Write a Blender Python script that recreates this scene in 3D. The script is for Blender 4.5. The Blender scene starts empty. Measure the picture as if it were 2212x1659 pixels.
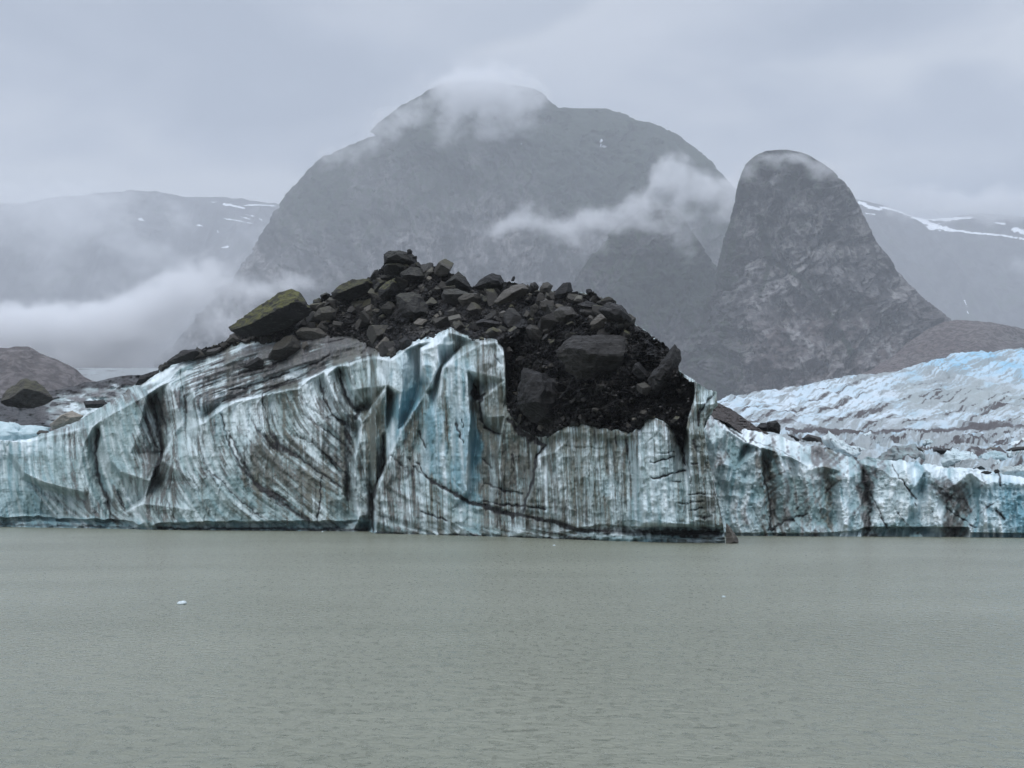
import bpy, math, random
import numpy as np
from mathutils import Vector
from mathutils.geometry import delaunay_2d_cdt

scene = bpy.context.scene
COL = scene.collection

# ------------------------------------------------------------------ camera
F = 2670.0      # focal length in units of a 2212 px wide frame
HY = 1090.0     # image row of the horizon
CAMZ = 4.67     # eye height above the lake
cam_d = bpy.data.cameras.new("camera")
cam_d.sensor_width = 36.0
cam_d.lens = 36.0 * F / 2212.0
cam_d.shift_y = (HY - 829.5) / 2212.0
cam_d.clip_start = 0.5
cam_d.clip_end = 60000
cam = bpy.data.objects.new("camera", cam_d)
cam.location = (0, 0, CAMZ)
cam.rotation_euler = (math.radians(90), 0, 0)
COL.objects.link(cam)
scene.camera = cam

# ------------------------------------------------------------------ render / exposure
scene.view_settings.view_transform = 'Standard'
scene.view_settings.look = 'None'
scene.view_settings.gamma = 1.0
scene.view_settings.exposure = 0.0
scene.render.engine = 'CYCLES'
cy = scene.cycles
cy.use_denoising = True
try:
    cy.denoiser = 'OPENIMAGEDENOISE'
    cy.denoising_input_passes = 'RGB_ALBEDO_NORMAL'
    cy.denoising_prefilter = 'ACCURATE'
except Exception:
    pass
cy.max_bounces = 8
cy.diffuse_bounces = 3
cy.glossy_bounces = 2
cy.volume_bounces = 6
cy.transparent_max_bounces = 16
cy.volume_step_rate = 1.0
cy.volume_max_steps = 96
cy.use_adaptive_sampling = True
cy.adaptive_threshold = 0.007

# ------------------------------------------------------------------ world: overcast sky
SUN_EL, SUN_ROT = 58.0, 200.0
world = bpy.data.worlds.new("World")
scene.world = world
world.use_nodes = True
wt = world.node_tree
for n in list(wt.nodes):
    wt.nodes.remove(n)

class NT:
    """small helper for building node trees"""
    def __init__(s, tree): s.t = tree
    def n(s, typ, inputs=None, **props):
        nd = s.t.nodes.new(typ)
        for k, v in props.items(): setattr(nd, k, v)
        for k, v in (inputs or {}).items():
            sock = nd.inputs[k]
            if isinstance(v, bpy.types.NodeSocket): s.t.links.new(v, sock)
            else: sock.default_value = v
        return nd
    def link(s, a, b): s.t.links.new(a, b)
    def math(s, op, a, b=0.0, clamp=False):
        nd = s.t.nodes.new('ShaderNodeMath'); nd.operation = op; nd.use_clamp = clamp
        for i, v in enumerate((a, b)):
            if isinstance(v, bpy.types.NodeSocket): s.t.links.new(v, nd.inputs[i])
            else: nd.inputs[i].default_value = v
        return nd.outputs[0]
    def ramp(s, fac, stops, interp='LINEAR'):
        nd = s.t.nodes.new('ShaderNodeValToRGB'); cr = nd.color_ramp; cr.interpolation = interp
        while len(cr.elements) > 1: cr.elements.remove(cr.elements[0])
        for i, (p, c) in enumerate(stops):
            e = cr.elements[0] if i == 0 else cr.elements.new(p)
            e.position = p
            e.color = c if len(c) == 4 else (*c, 1)
        s.t.links.new(fac, nd.inputs[0])
        return nd.outputs[0]
    def mix(s, fac, a, b, mode='MIX'):
        nd = s.t.nodes.new('ShaderNodeMix'); nd.data_type = 'RGBA'; nd.blend_type = mode
        for idx, v in ((0, fac), (6, a), (7, b)):
            if isinstance(v, bpy.types.NodeSocket): s.t.links.new(v, nd.inputs[idx])
            else: nd.inputs[idx].default_value = v if idx == 0 or len(v) == 4 else (*v, 1)
        return nd.outputs[2]
    def noise(s, vec, scale, detail=4, rough=.55, dist=0.0, dim='3D'):
        nd = s.n('ShaderNodeTexNoise', {'Scale': scale, 'Detail': detail, 'Roughness': rough, 'Distortion': dist}, noise_dimensions=dim)
        if vec is not None: s.link(vec, nd.inputs['Vector'])
        return nd.outputs['Fac']
    def mapping(s, vec, scale=(1, 1, 1), loc=(0, 0, 0), rot=(0, 0, 0)):
        return s.n('ShaderNodeMapping', {'Vector': vec, 'Scale': scale, 'Location': loc, 'Rotation': rot}).outputs[0]
    def smooth(s, v, a, b):
        return s.n('ShaderNodeMapRange', {'Value': v, 'From Min': a, 'From Max': b}, interpolation_type='SMOOTHSTEP').outputs[0]

w = NT(wt)
tc = w.n('ShaderNodeTexCoord')
sky = w.n('ShaderNodeTexSky', sky_type='NISHITA', sun_disc=False, sun_elevation=math.radians(SUN_EL),
          sun_rotation=math.radians(SUN_ROT), air_density=1.0, dust_density=4.0)
d = tc.outputs['Generated']
sep = w.n('ShaderNodeSeparateXYZ', {'Vector': d})
up = sep.outputs[2]
# diagonal sheets of cloud plus soft billows, laid out by direction in the sky
sheet = w.noise(w.mapping(d, scale=(1.6, 1.6, 5.5), rot=(0, math.radians(-24), 0), loc=(.3, .1, 1.35)), 2.2, 3, .45, .35)
puff = w.noise(w.mapping(d, scale=(1, 1, 2.0), loc=(3.1, 0, .4)), 4.2, 4, .5, .3)
cl = w.math('ADD', w.math('MULTIPLY', sheet, .60), w.math('MULTIPLY', puff, .40))
cloudcol = w.ramp(cl, [(0.415, (0.345, 0.398, 0.498)), (0.49, (0.435, 0.487, 0.588)), (0.575, (0.64, 0.682, 0.755))])
# one long diagonal sheet rising to the right, dark lip above a bright edge
dv = w.n('ShaderNodeVectorMath', {0: d, 1: (0, 1, 0)}, operation='DOT_PRODUCT').outputs['Value']
dv = w.math('MAXIMUM', dv, .05)
ax_ = w.math('DIVIDE', sep.outputs[0], dv); az_ = w.math('DIVIDE', up, dv)
tt = w.math('SUBTRACT', az_, w.math('MULTIPLY', ax_, .40))
tt = w.math('ADD', tt, w.math('MULTIPLY', w.math('SUBTRACT', puff, .5), .10))
fade = w.math('MULTIPLY', w.smooth(ax_, -.16, -.02), w.smooth(ax_, .34, .08))
lip = w.math('MULTIPLY', w.smooth(tt, .372, .392), w.smooth(tt, .47, .40))
edge_ = w.math('MULTIPLY', w.smooth(tt, .25, .350), w.smooth(tt, .385, .365))
cloudcol = w.mix(w.math('MULTIPLY', w.math('MULTIPLY', lip, fade), .85), cloudcol, (.42, .475, .575))
cloudcol = w.mix(w.math('MULTIPLY', w.math('MULTIPLY', edge_, fade), .8), cloudcol, (.60, .645, .735))
zen = w.n('ShaderNodeMapRange', {'Value': up, 'From Min': 0.42, 'From Max': 0.95, 'To Min': 1.0, 'To Max': 3.3}).outputs[0]
cloudlit = w.n('ShaderNodeVectorMath', {0: cloudcol}, operation='SCALE'); w.link(zen, cloudlit.inputs['Scale'])
skys = w.n('ShaderNodeVectorMath', {0: sky.outputs[0]}, operation='SCALE'); skys.inputs['Scale'].default_value = 0.09
mixed = w.mix(0.94, skys.outputs[0], cloudlit.outputs[0])
bg = w.n('ShaderNodeBackground', {'Color': mixed, 'Strength': 1.0})
wo = w.n('ShaderNodeOutputWorld', {'Surface': bg.outputs[0]})

sun_d = bpy.data.lights.new("sun", 'SUN')
sun_d.energy = 1.2
sun_d.angle = math.radians(40)
sun_d.color = (1.0, 0.97, 0.93)
sun = bpy.data.objects.new("sun", sun_d)
sun.rotation_euler = (math.radians(90 - SUN_EL), 0, math.radians(180 - SUN_ROT))
COL.objects.link(sun)

# ------------------------------------------------------------------ helpers
def P(x, y, dep):
    """photo row/column at a distance -> world position (numpy friendly)"""
    return ((x - 1106.0) / F * dep, dep, CAMZ + (HY - y) / F * dep)

def tag(o, label=None, cat=None, group=None, kind=None):
    if label: o['label'] = label
    if cat: o['category'] = cat
    if group: o['group'] = group
    if kind: o['kind'] = kind
    return o

def make_mesh(name, verts, faces, mat=None, attrs=None, smooth=True, parent=None):
    """verts (n,3), faces (m,k) arrays"""
    verts = np.asarray(verts, np.float32); faces = np.asarray(faces, np.int32)
    me = bpy.data.meshes.new(name)
    nf, k = faces.shape
    me.vertices.add(len(verts)); me.vertices.foreach_set('co', verts.ravel())
    me.loops.add(nf * k); me.loops.foreach_set('vertex_index', faces.ravel())
    me.polygons.add(nf)
    me.polygons.foreach_set('loop_start', np.arange(nf, dtype=np.int32) * k)
    me.polygons.foreach_set('loop_total', np.full(nf, k, np.int32))
    me.polygons.foreach_set('use_smooth', np.full(nf, smooth, bool))
    me.update(calc_edges=True)
    for an, av in (attrs or {}).items():
        a = me.attributes.new(an, 'FLOAT', 'POINT')
        a.data.foreach_set('value', np.asarray(av, np.float32).ravel())
    if mat: me.materials.append(mat)
    o = bpy.data.objects.new(name, me)
    COL.objects.link(o)
    if parent: o.parent = parent
    return o

def grid_faces(nu, nv, wrap=False):
    """vertex index = v*nu+u"""
    u = np.arange(nu if wrap else nu - 1); v = np.arange(nv - 1)
    U, V = np.meshgrid(u, v)
    U2 = (U + 1) % nu
    return np.stack([V * nu + U, V * nu + U2, (V + 1) * nu + U2, (V + 1) * nu + U], -1).reshape(-1, 4)

def _h(ix, iy, iz, seed):
    h = (ix.astype(np.int64) * 374761393 + iy.astype(np.int64) * 668265263 + iz.astype(np.int64) * 2147483647 + seed * 974634777) & 0xffffffff
    h = ((h ^ (h >> 13)) * 1274126177) & 0xffffffff
    h = ((h ^ (h >> 16)) * 2246822519) & 0xffffffff
    return (h ^ (h >> 15)) & 0xffffffff

def vnoise(x, y, z, seed=0):
    """value noise in [-1,1]"""
    x, y, z = np.broadcast_arrays(np.asarray(x, float), np.asarray(y, float), np.asarray(z, float))
    ix, iy, iz = np.floor(x).astype(np.int64), np.floor(y).astype(np.int64), np.floor(z).astype(np.int64)
    fx, fy, fz = x - ix, y - iy, z - iz
    fx, fy, fz = [f * f * f * (f * (f * 6 - 15) + 10) for f in (fx, fy, fz)]
    r = 0
    for a in (0, 1):
        wx = fx if a else 1 - fx
        for b in (0, 1):
            wy = fy if b else 1 - fy
            for c in (0, 1):
                wz = fz if c else 1 - fz
                r = r + wx * wy * wz * (_h(ix + a, iy + b, iz + c, seed) / 4294967295.0)
    return r * 2 - 1

def fbm(x, y, z, oct=5, seed=0, gain=.5, ridged=False):
    r = 0; a = 1.0; s = 0; f = 1.0
    for i in range(oct):
        n = vnoise(x * f + 17.3 * i, y * f - 9.1 * i, z * f + 3.7 * i, seed + i)
        if ridged: n = 1 - 2 * np.abs(n)
        r = r + a * n; s += a; a *= gain; f *= 2.03
    return r / s

def smoothstep(a, b, v):
    t = np.clip((v - a) / (b - a), 0, 1)
    return t * t * (3 - 2 * t)

def interp(pts, x):
    p = np.array(pts, float)
    return np.interp(x, p[:, 0], p[:, 1])

def blocks(x, y, size, seed, tilt=.9):
    """a field of angular blocks: every cell is a tilted plane at its own height; returns height, cell tone, edge distance"""
    gx = np.asarray(x) / size; gy = np.asarray(y) / size
    ix = np.floor(gx).astype(np.int64); iy = np.floor(gy).astype(np.int64)
    b1 = np.full(gx.shape, 9.0); b2 = np.full(gx.shape, 9.0); hh = np.zeros(gx.shape); tone = np.zeros(gx.shape)
    z0 = np.zeros_like(ix)
    for a in (-1, 0, 1):
        for b in (-1, 0, 1):
            jx, jy = ix + a, iy + b
            r = [_h(jx, jy, z0, seed + k) / 4294967295.0 for k in range(5)]
            dx = gx - (jx + r[0]); dy = gy - (jy + r[1])
            d = np.hypot(dx * (.8 + .4 * r[2]), dy * 1.25)
            hgt = r[2] + ((r[3] - .5) * 2 * dx + (r[4] - .5) * 2 * dy - .5 * dy) * tilt
            m = d < b1
            b2 = np.where(m, b1, np.minimum(b2, d)); hh = np.where(m, hgt, hh); tone = np.where(m, r[3], tone); b1 = np.where(m, d, b1)
    return hh, tone, b2 - b1

def seg_dist(X, Y, poly):
    """distance from grid points to a polyline, and the parameter along it"""
    best = np.full(X.shape, 1e9); par = np.zeros(X.shape); wid = np.ones(X.shape)
    n = len(poly) - 1
    for i in range(n):
        ax, ay = poly[i][:2]; bx, by = poly[i + 1][:2]
        wa = poly[i][2] if len(poly[i]) > 2 else 1; wb = poly[i + 1][2] if len(poly[i + 1]) > 2 else 1
        dx, dy = bx - ax, by - ay
        L2 = dx * dx + dy * dy + 1e-9
        t = np.clip(((X - ax) * dx + (Y - ay) * dy) / L2, 0, 1)
        dd = np.hypot(X - ax - t * dx, Y - ay - t * dy)
        m = dd < best
        best = np.where(m, dd, best); par = np.where(m, (i + t) / n, par); wid = np.where(m, wa + (wb - wa) * t, wid)
    return best, par, wid

def new_mat(name):
    m = bpy.data.materials.new(name); m.use_nodes = True
    for n in list(m.node_tree.nodes): m.node_tree.nodes.remove(n)
    return m, NT(m.node_tree)

def finish(nt, col, rough=.8, bump=None, bstr=.5, bdist=.1, spec=.5):
    bs = nt.n('ShaderNodeBsdfPrincipled')
    for k, v in (('Base Color', col), ('Roughness', rough), ('Specular IOR Level', spec)):
        if isinstance(v, bpy.types.NodeSocket): nt.link(v, bs.inputs[k])
        elif k == 'Base Color': bs.inputs[k].default_value = (*v, 1)
        else: bs.inputs[k].default_value = v
    if bump is not None:
        b = nt.n('ShaderNodeBump', {'Height': bump, 'Strength': bstr, 'Distance': bdist})
        nt.link(b.outputs[0], bs.inputs['Normal'])
    nt.n('ShaderNodeOutputMaterial', {'Surface': bs.outputs[0]})
    return bs
# ------------------------------------------------------------------ lake
def build_lake():
    m, t = new_mat("silty_water")
    g = t.n('ShaderNodeTexCoord').outputs['Object']
    r1 = t.noise(t.mapping(g, scale=(1.0, 1.4, 1)), 1.1, 5, .62, .6)
    r2 = t.noise(t.mapping(g, scale=(1.0, 1.3, 1), rot=(0, 0, .25)), 5.0, 3, .6, .3)
    big = t.noise(t.mapping(g, scale=(1, .7, 1)), .035, 3, .5)
    gust = t.smooth(big, .35, .65)
    r0 = t.noise(t.mapping(g, scale=(1.0, .8, 1), rot=(0, 0, -.12)), .42, 3, .5, .3)
    h = t.math('ADD', t.math('MULTIPLY', r1, .30), t.math('MULTIPLY', r2, .09))
    h = t.math('ADD', h, t.math('MULTIPLY', r0, .24))
    amp = t.math('ADD', t.math('MULTIPLY', gust, .7), .45)
    h = t.math('MULTIPLY', h, amp)
    silt = t.smooth(t.noise(t.mapping(g, scale=(.5, 1, 1)), .05, 4, .6, .5), .3, .7)
    col = t.mix(silt, (0.160, 0.171, 0.122), (0.200, 0.210, 0.156))
    dimple = t.noise(t.mapping(g, scale=(1, .55, 1), rot=(0, 0, .1)), 3.4, 5, .70, .5)
    dimple = t.math('ADD', .14, t.math('MULTIPLY', t.smooth(dimple, .32, .70), .42))
    finish(t, col, dimple, h, 1.0, 1.0, .85)
    # graded sheet: fine near the camera, reaching to the horizon
    s = np.concatenate([np.linspace(-60, 60, 25), ])
    xs = np.concatenate([-np.geomspace(24000, 62, 26), s, np.geomspace(62, 24000, 26)])
    ys = np.concatenate([[-400, -100, -20], np.geomspace(2, 26000, 64)])
    X, Y = np.meshgrid(xs, ys)
    o = make_mesh("lake", np.stack([X, Y, X * 0], -1).reshape(-1, 3), grid_faces(len(xs), len(ys)), m)
    tag(o, kind='structure')
build_lake()

# ------------------------------------------------------------------ mountains
KS = 3.2   # how far the valley's mountains stand, relative to a 3 km summit
def rock_far_mat(name, rock, pale, green, warm=None, streak=(1, 1, .35), sc=.012):
    """bare rock with scrub; attributes: veg, pale, snow, warm"""
    m, t = new_mat(name)
    g = t.n('ShaderNodeTexCoord').outputs['Object']
    at = lambda n: t.n('ShaderNodeAttribute', attribute_name=n).outputs['Fac']
    n1 = t.noise(t.mapping(g, scale=streak), sc / KS, 7, .66, .6)
    n2 = t.noise(t.mapping(g, scale=streak), sc * 6 / KS, 5, .62, .3)
    c = t.mix(t.math('MULTIPLY', t.smooth(n1, .38, .62), .7), rock, pale)
    c = t.mix(t.math('MULTIPLY', t.smooth(at('crack'), .2, .9), .85), c, (rock[0] * .3, rock[1] * .3, rock[2] * .32))
    if warm: c = t.mix(at('warm'), c, warm)
    pl = t.math('MULTIPLY', at('pale'), t.smooth(n2, .3, .6))
    c = t.mix(pl, c, (.28, .27, .27))
    vg = t.smooth(t.math('ADD', at('veg'), t.math('MULTIPLY', t.math('SUBTRACT', n2, .5), 1.6)), .4, .62)
    c = t.mix(vg, c, t.mix(n2, green, (green[0] * 1.7, green[1] * 1.6, green[2] * 1.5)))
    c = t.mix(t.math('MULTIPLY', t.smooth(n2, .60, .42), .55), c, (rock[0] * .35, rock[1] * .35, rock[2] * .35))
    c = t.mix(t.smooth(at('snow'), .4, .6), c, (.86, .9, .95))
    finish(t, c, .85, n2, 1.0, 20.0, .2)
    return m

def to_px(V):
    return 1106 + V[:, 0] / V[:, 1] * F, HY - (V[:, 2] - CAMZ) / V[:, 1] * F

def dome(name, left, right, D, k, mat, nu=520, nv=420, amp=1.0, gull=1.0, seed=1, attr=None, vpow=1.0, sil=1.0, slabs=None):
    """a mountain as closed rings: left/right silhouettes [(row, column)], crest distance D"""
    left = sorted(left); right = sorted(right)
    y0 = min(left[0][0], right[0][0]); y1 = HY + 25 * 0 + (CAMZ + 2) / D * F
    ys = y0 + (y1 - y0) * np.linspace(0, 1, nv) ** vpow
    xl = interp(left, ys); xr = interp(right, ys)
    # rings run all the way round but the far side is coarse
    a = np.concatenate([np.linspace(-.06 * math.pi, 1.06 * math.pi, nu - 40), np.linspace(1.07 * math.pi, 1.93 * math.pi, 40)])
    A, YS = np.meshgrid(a, ys)
    XL = xl[:, None]; XR = xr[:, None]
    cxp = (XL + XR) / 2; hwp = (XR - XL) / 2
    hw = hwp / F * D
    Z0 = CAMZ + (HY - YS) / F * D
    ca, sa = np.cos(A), np.sin(A)
    front = np.clip(sa, 0, 1)
    # gullies and buttresses: deep on the face, gentle at the outline
    gx, gy, Zs = ((cxp - 1106) / F * D + hw * ca) / KS, (D - k * hw * sa) / KS, Z0 / KS
    wpx = .8 * vnoise(gx / 300, gy / 300, Zs / 260, seed + 50)
    s1 = fbm(gx / 190 + wpx, gy / 190, Zs / 560, 5, seed, .55, True)
    s2 = fbm(gx / 60 + wpx, gy / 60, Zs / 130, 6, seed + 7, .6, True)
    s3 = fbm(gx / 14, gy / 14, Zs / 16, 4, seed + 31, .6)
    tone_ = np.zeros(A.shape)
    pxa = cxp + hwp * ca; pya = YS + 0 * A
    wob_ = 6 * vnoise(pxa / 22, pya / 22, 0, seed + 5)
    jag = 0
    for (ang, size, stretch, amp_) in (slabs or []):
        c_, s_ = math.cos(math.radians(ang)), math.sin(math.radians(ang))
        # long axis of the slabs points down-slope at this angle from vertical
        u_ = pxa * c_ - pya * s_ + wob_; v_ = (pxa * s_ + pya * c_) / stretch
        h_, t_, e_ = blocks(u_, v_, size, seed + int(size), .9)
        tone_ = tone_ + (t_ - .5) * .5 * smoothstep(0, .12, e_); jag = jag + (h_ - .5) * size * .10
        s3 = s3 + (h_ - .5) * amp_ / (6.0 * KS / 3.2) * .45
    push = KS * (gull * 105 * (s1 - .1) * front + amp * (42 * (s2 - .1) + 6.0 * s3) * (.12 * sil + .88 * front))
    R = 1 + push / np.maximum(hw, 60)
    Yd = D - k * hw * sa * R
    rowj = amp * sil * (6.0 * fbm(gx / 30, gy / 30, 0, 5, seed + 60, .66) + .8 * jag)
    Rx = np.minimum(R, (1 + .035 * s2 + .008 * s3) / np.maximum(np.abs(ca), .05))   # the outline stays where it is traced
    PX = cxp + hwp * ca * Rx
    X = (PX - 1106) / F * Yd; Z = CAMZ + (HY - YS + rowj * smoothstep(0, .06, (YS - y0) / (y1 - y0) + .02)) / F * Yd
    V = np.stack([X, Yd, Z], -1).reshape(-1, 3)
    px, py = to_px(V)
    at = attr(px, py, V) if attr else {}
    at['pale'] = np.clip(at.get('pale', 0) + 1.5 * tone_.reshape(-1), 0, 1); at['crack'] = np.clip(at.get('crack', 0) - 1.5 * np.minimum(tone_.reshape(-1), 0), 0, 1)
    at.setdefault('veg', np.zeros(len(V))); at.setdefault('pale', np.zeros(len(V))); at.setdefault('snow', np.zeros(len(V))); at.setdefault('warm', np.zeros(len(V))); at.setdefault('crack', np.zeros(len(V)))
    o = make_mesh(name, V, grid_faces(nu, nv, True), mat, at)
    tag(o, kind='structure')
    return o

def ridge(name, crest, D, mat, slope=1.1, nu=600, nv=220, amp=1.0, seed=1, attr=None, back=.5, x0=-250, x1=2450, crag=1.0, length=None, ground=0.0, wl=1.0):
    """a long ridge: crest outline [(column,row)] at distance D, falling towards the camera"""
    x = np.linspace(x0, x1, nu)
    yc = interp(crest, x)
    X0 = (x - 1106) / F * D; Z0 = CAMZ + (HY - yc) / F * D
    vb = np.linspace(-1, 0, 20)[:-1]; vf = np.linspace(0, 1, nv) ** 1.25
    v = np.concatenate([vb, vf])
    Vv, XX = np.meshgrid(v, X0, indexing='ij'); ZZ = np.broadcast_to(Z0, XX.shape)
    H = ZZ - ground
    run = H / slope if length is None else np.full(H.shape, length)
    Y = D - np.where(Vv > 0, Vv * run, Vv * run * back)
    # slightly convex at the top, easing out at the foot
    prof = np.where(Vv > 0, 1 - (Vv ** 1.15), 1 - np.abs(Vv))
    Z = ground + H * prof
    w_ = 1 / (wl * KS)
    inner = smoothstep(0, .12, np.abs(Vv))
    s1 = fbm(XX / 260 * w_ + .6 * vnoise(XX / 400 * w_, Y / 400 * w_, 0, seed + 40), Y / 700 * w_, 0, 5, seed, .5, True)
    s2 = fbm(XX / 60 * w_, Y / 80 * w_, Z / 80 * w_, 5, seed + 9, .55)
    s3 = fbm(XX / 22 * w_, Y / 22 * w_, Z / 22 * w_, 3, seed + 19, .55)
    edge = smoothstep(1, .8, Vv)
    Z = Z + amp * ((s1 - .2) * 46 * inner + s2 * 12 * (.25 * crag + inner) + s3 * 3.5) / w_ * edge
    Y = Y + amp * s2 * 14 / w_
    Z = np.where(Vv >= 1, ground - 3, Z)
    V = np.stack([XX, Y, Z], -1).reshape(-1, 3)
    px, py = to_px(V)
    at = attr(px, py, V) if attr else {}
    for q in ('veg', 'pale', 'snow', 'warm', 'crack'): at.setdefault(q, np.zeros(len(V)))
    o = make_mesh(name, V, grid_faces(nu, len(v)), mat, at)
    tag(o, kind='structure')
    return o

m_main = rock_far_mat("mountain_rock", (.050, .051, .056), (.135, .132, .138), (.024, .036, .024))
m_spire = rock_far_mat("pinnacle_rock", (.055, .054, .058), (.175, .168, .172), (.026, .036, .026), warm=(.135, .100, .094), streak=(1, 1, .45), sc=.016)
m_far = rock_far_mat("far_rock", (.07, .07, .08), (.10, .10, .11), (.04, .05, .045), sc=.004)
m_low = rock_far_mat("low_rock", (.115, .103, .104), (.22, .20, .195), (.05, .05, .042), warm=(.165, .122, .115), streak=(1, 1, 1.6), sc=.03)

def a_main(px, py, V):
    n = fbm(V[:, 0] / (160 * KS), V[:, 1] / (160 * KS), V[:, 2] / (160 * KS), 4, 5)
    veg = .30 + .30 * smoothstep(1000, 1350, px) * smoothstep(620, 420, py) + .22 * smoothstep(560, 380, py) + .3 * n
    veg += .25 * smoothstep(350, 250, py)
    pale = .55 * np.exp(-((px - 1090) / 260) ** 2 - ((py - 520) / 90) ** 2) + .35 * smoothstep(.15, .5, n)
    snow = np.exp(-((px - 1299) / 4.5) ** 2 - ((py - 306) / 9) ** 2) + .9 * np.exp(-((px - 1303) / 10) ** 2 - ((py - 317) / 3.5) ** 2) + .8 * np.exp(-((px - 1126) / 4.5) ** 2 - ((py - 312) / 3) ** 2)
    snow *= .8 + .5 * vnoise(px / 2.5, py / 2.5, 0, 3)
    # thin gully streams
    for q in ([(948, 330), (940, 365), (925, 400), (912, 430)], [(1228, 560), (1240, 600), (1250, 660)], [(905, 470), (880, 520), (850, 560)], [(1110, 480), (1130, 560), (1128, 640)]):
        d_, _, _ = seg_dist(px, py, q)
        pale += 1.1 * np.exp(-(d_ / 2.6) ** 2)
    u = (px * .9 - py * .42); v_ = (px * .42 + py * .9)
    j = fbm(u / 16 + .8 * vnoise(px / 60, py / 60, 0, 2), v_ / 90, 0, 5, 93, .62)
    pale = pale + .9 * smoothstep(-.02, -.35, j)
    return dict(veg=veg, pale=np.clip(pale, 0, 1), snow=snow, warm=.25 * smoothstep(600, 760, py), crack=1.0 * smoothstep(.02, .35, j))
dome("mountain",
     [(176, 985), (183, 955), (196, 925), (210, 900), (228, 870), (250, 846), (258, 836), (290, 802), (298, 785), (320, 742), (340, 702), (350, 688), (366, 672), (400, 642), (422, 624),
      (465, 601), (505, 572), (540, 543), (570, 520), (602, 498), (640, 460), (720, 395), (800, 330), (900, 250), (1100, 150)],
     [(176, 1040), (186, 1130), (200, 1168), (214, 1186), (232, 1212), (239, 1236), (240, 1300), (248, 1335), (262, 1368), (266, 1405), (276, 1432), (300, 1472), (325, 1502),
      (355, 1533), (382, 1556), (420, 1585), (500, 1640), (620, 1710), (800, 1800), (1100, 1900)],
     3200 * KS, .6, m_main, nu=760, nv=520, amp=1.0, gull=1.0, seed=11, attr=a_main, vpow=.9, slabs=[(20, 70, 2.6, 90), (-18, 26, 2.4, 40), (10, 9, 1.5, 14)])

def a_mid(px, py, V):
    n = fbm(V[:, 0] / (110 * KS), V[:, 1] / (110 * KS), V[:, 2] / (110 * KS), 4, 8)
    veg = .62 + .4 * n - .35 * smoothstep(600, 800, py)
    pale = .3 * smoothstep(.1, .5, n)
    for q in ([(1490, 560), (1512, 590), (1530, 610)], [(1360, 620), (1345, 680), (1350, 720)], [(1440, 640), (1420, 700)]):
        d_, _, _ = seg_dist(px, py, q)
        pale += .9 * np.exp(-(d_ / 2.8) ** 2)
    j = fbm((px * .9 - py * .42) / 12, (px * .42 + py * .9) / 60, 0, 5, 95, .62)
    return dict(veg=veg, pale=pale, warm=.25 * smoothstep(600, 800, py), crack=.7 * smoothstep(.05, .4, j))
dome("foothill",
     [(438, 1408), (445, 1392), (458, 1378), (484, 1345), (500, 1325), (522, 1308), (545, 1290), (575, 1268), (610, 1245), (660, 1215), (740, 1170), (860, 1110), (1100, 1020)],
     [(438, 1418), (446, 1446), (460, 1466), (490, 1488), (540, 1520), (600, 1570), (700, 1650), (860, 1750), (1100, 1850)],
     2020 * KS, .5, m_main, nu=520, nv=380, amp=1.0, gull=1.1, seed=23, attr=a_mid, slabs=[(25, 50, 2.6, 60), (-25, 20, 2.2, 30), (10, 8, 1.4, 12)])

def a_spire(px, py, V):
    n = fbm(V[:, 0] / (90 * KS), V[:, 1] / (90 * KS), V[:, 2] / (90 * KS), 4, 9)
    veg = .18 + .30 * n + .35 * smoothstep(480, 350, py) + .30 * smoothstep(1640, 1570, px)
    pale = .45 * smoothstep(0, .4, n) + .5 * np.exp(-((px - 1700) / 60) ** 2 - ((py - 600) / 25) ** 2) + .45 * np.exp(-((px - 1640) / 60) ** 2 - ((py - 650) / 40) ** 2)
    warm = smoothstep(600, 740, py) * (.6 + .4 * n) * smoothstep(1560, 1680, px)
    for q in ([(1665, 560), (1730, 600), (1800, 690), (1840, 760)], [(1640, 470), (1665, 560), (1640, 640)]):
        d_, _, _ = seg_dist(px, py, q)
        veg += .5 * np.exp(-(d_ / 7) ** 2)
    # diagonal joints running down to the right, slabs on the left flank
    u = (px * .83 - py * .55); v_ = (px * .55 + py * .83)
    j1 = fbm(u / 13 + .8 * vnoise(px / 50, py / 50, 0, 2), v_ / 110, 0, 4, 91, .6)
    u2 = (px * .97 + py * .25)
    j2 = fbm(u2 / 17, py / 60, 3, 4, 92, .6)
    wl_ = smoothstep(1650, 1760, px + .25 * (py - 500))
    j = j1 * wl_ + j2 * (1 - wl_)
    crack = smoothstep(.05, .45, j); pale = pale + .9 * smoothstep(-.05, -.4, j)
    for q, w_ in (([(1725, 640), (1710, 690), (1690, 740), (1680, 790)], 5), ([(1845, 560), (1870, 640), (1935, 700)], 4), ([(1760, 430), (1745, 520), (1735, 590), (1752, 640)], 4), ([(1620, 640), (1600, 720)], 6), ([(1600, 400), (1640, 480), (1650, 560), (1600, 640)], 8), ([(1690, 700), (1640, 730), (1620, 790)], 4), ([(1780, 500), (1830, 600), (1900, 690)], 3)):
        d_, _, _ = seg_dist(px, py, q)
        crack = np.maximum(crack, .8 * np.exp(-(d_ / w_) ** 2))
    return dict(veg=veg, pale=np.clip(pale, 0, 1), warm=np.clip(warm, 0, 1), crack=crack)
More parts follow.
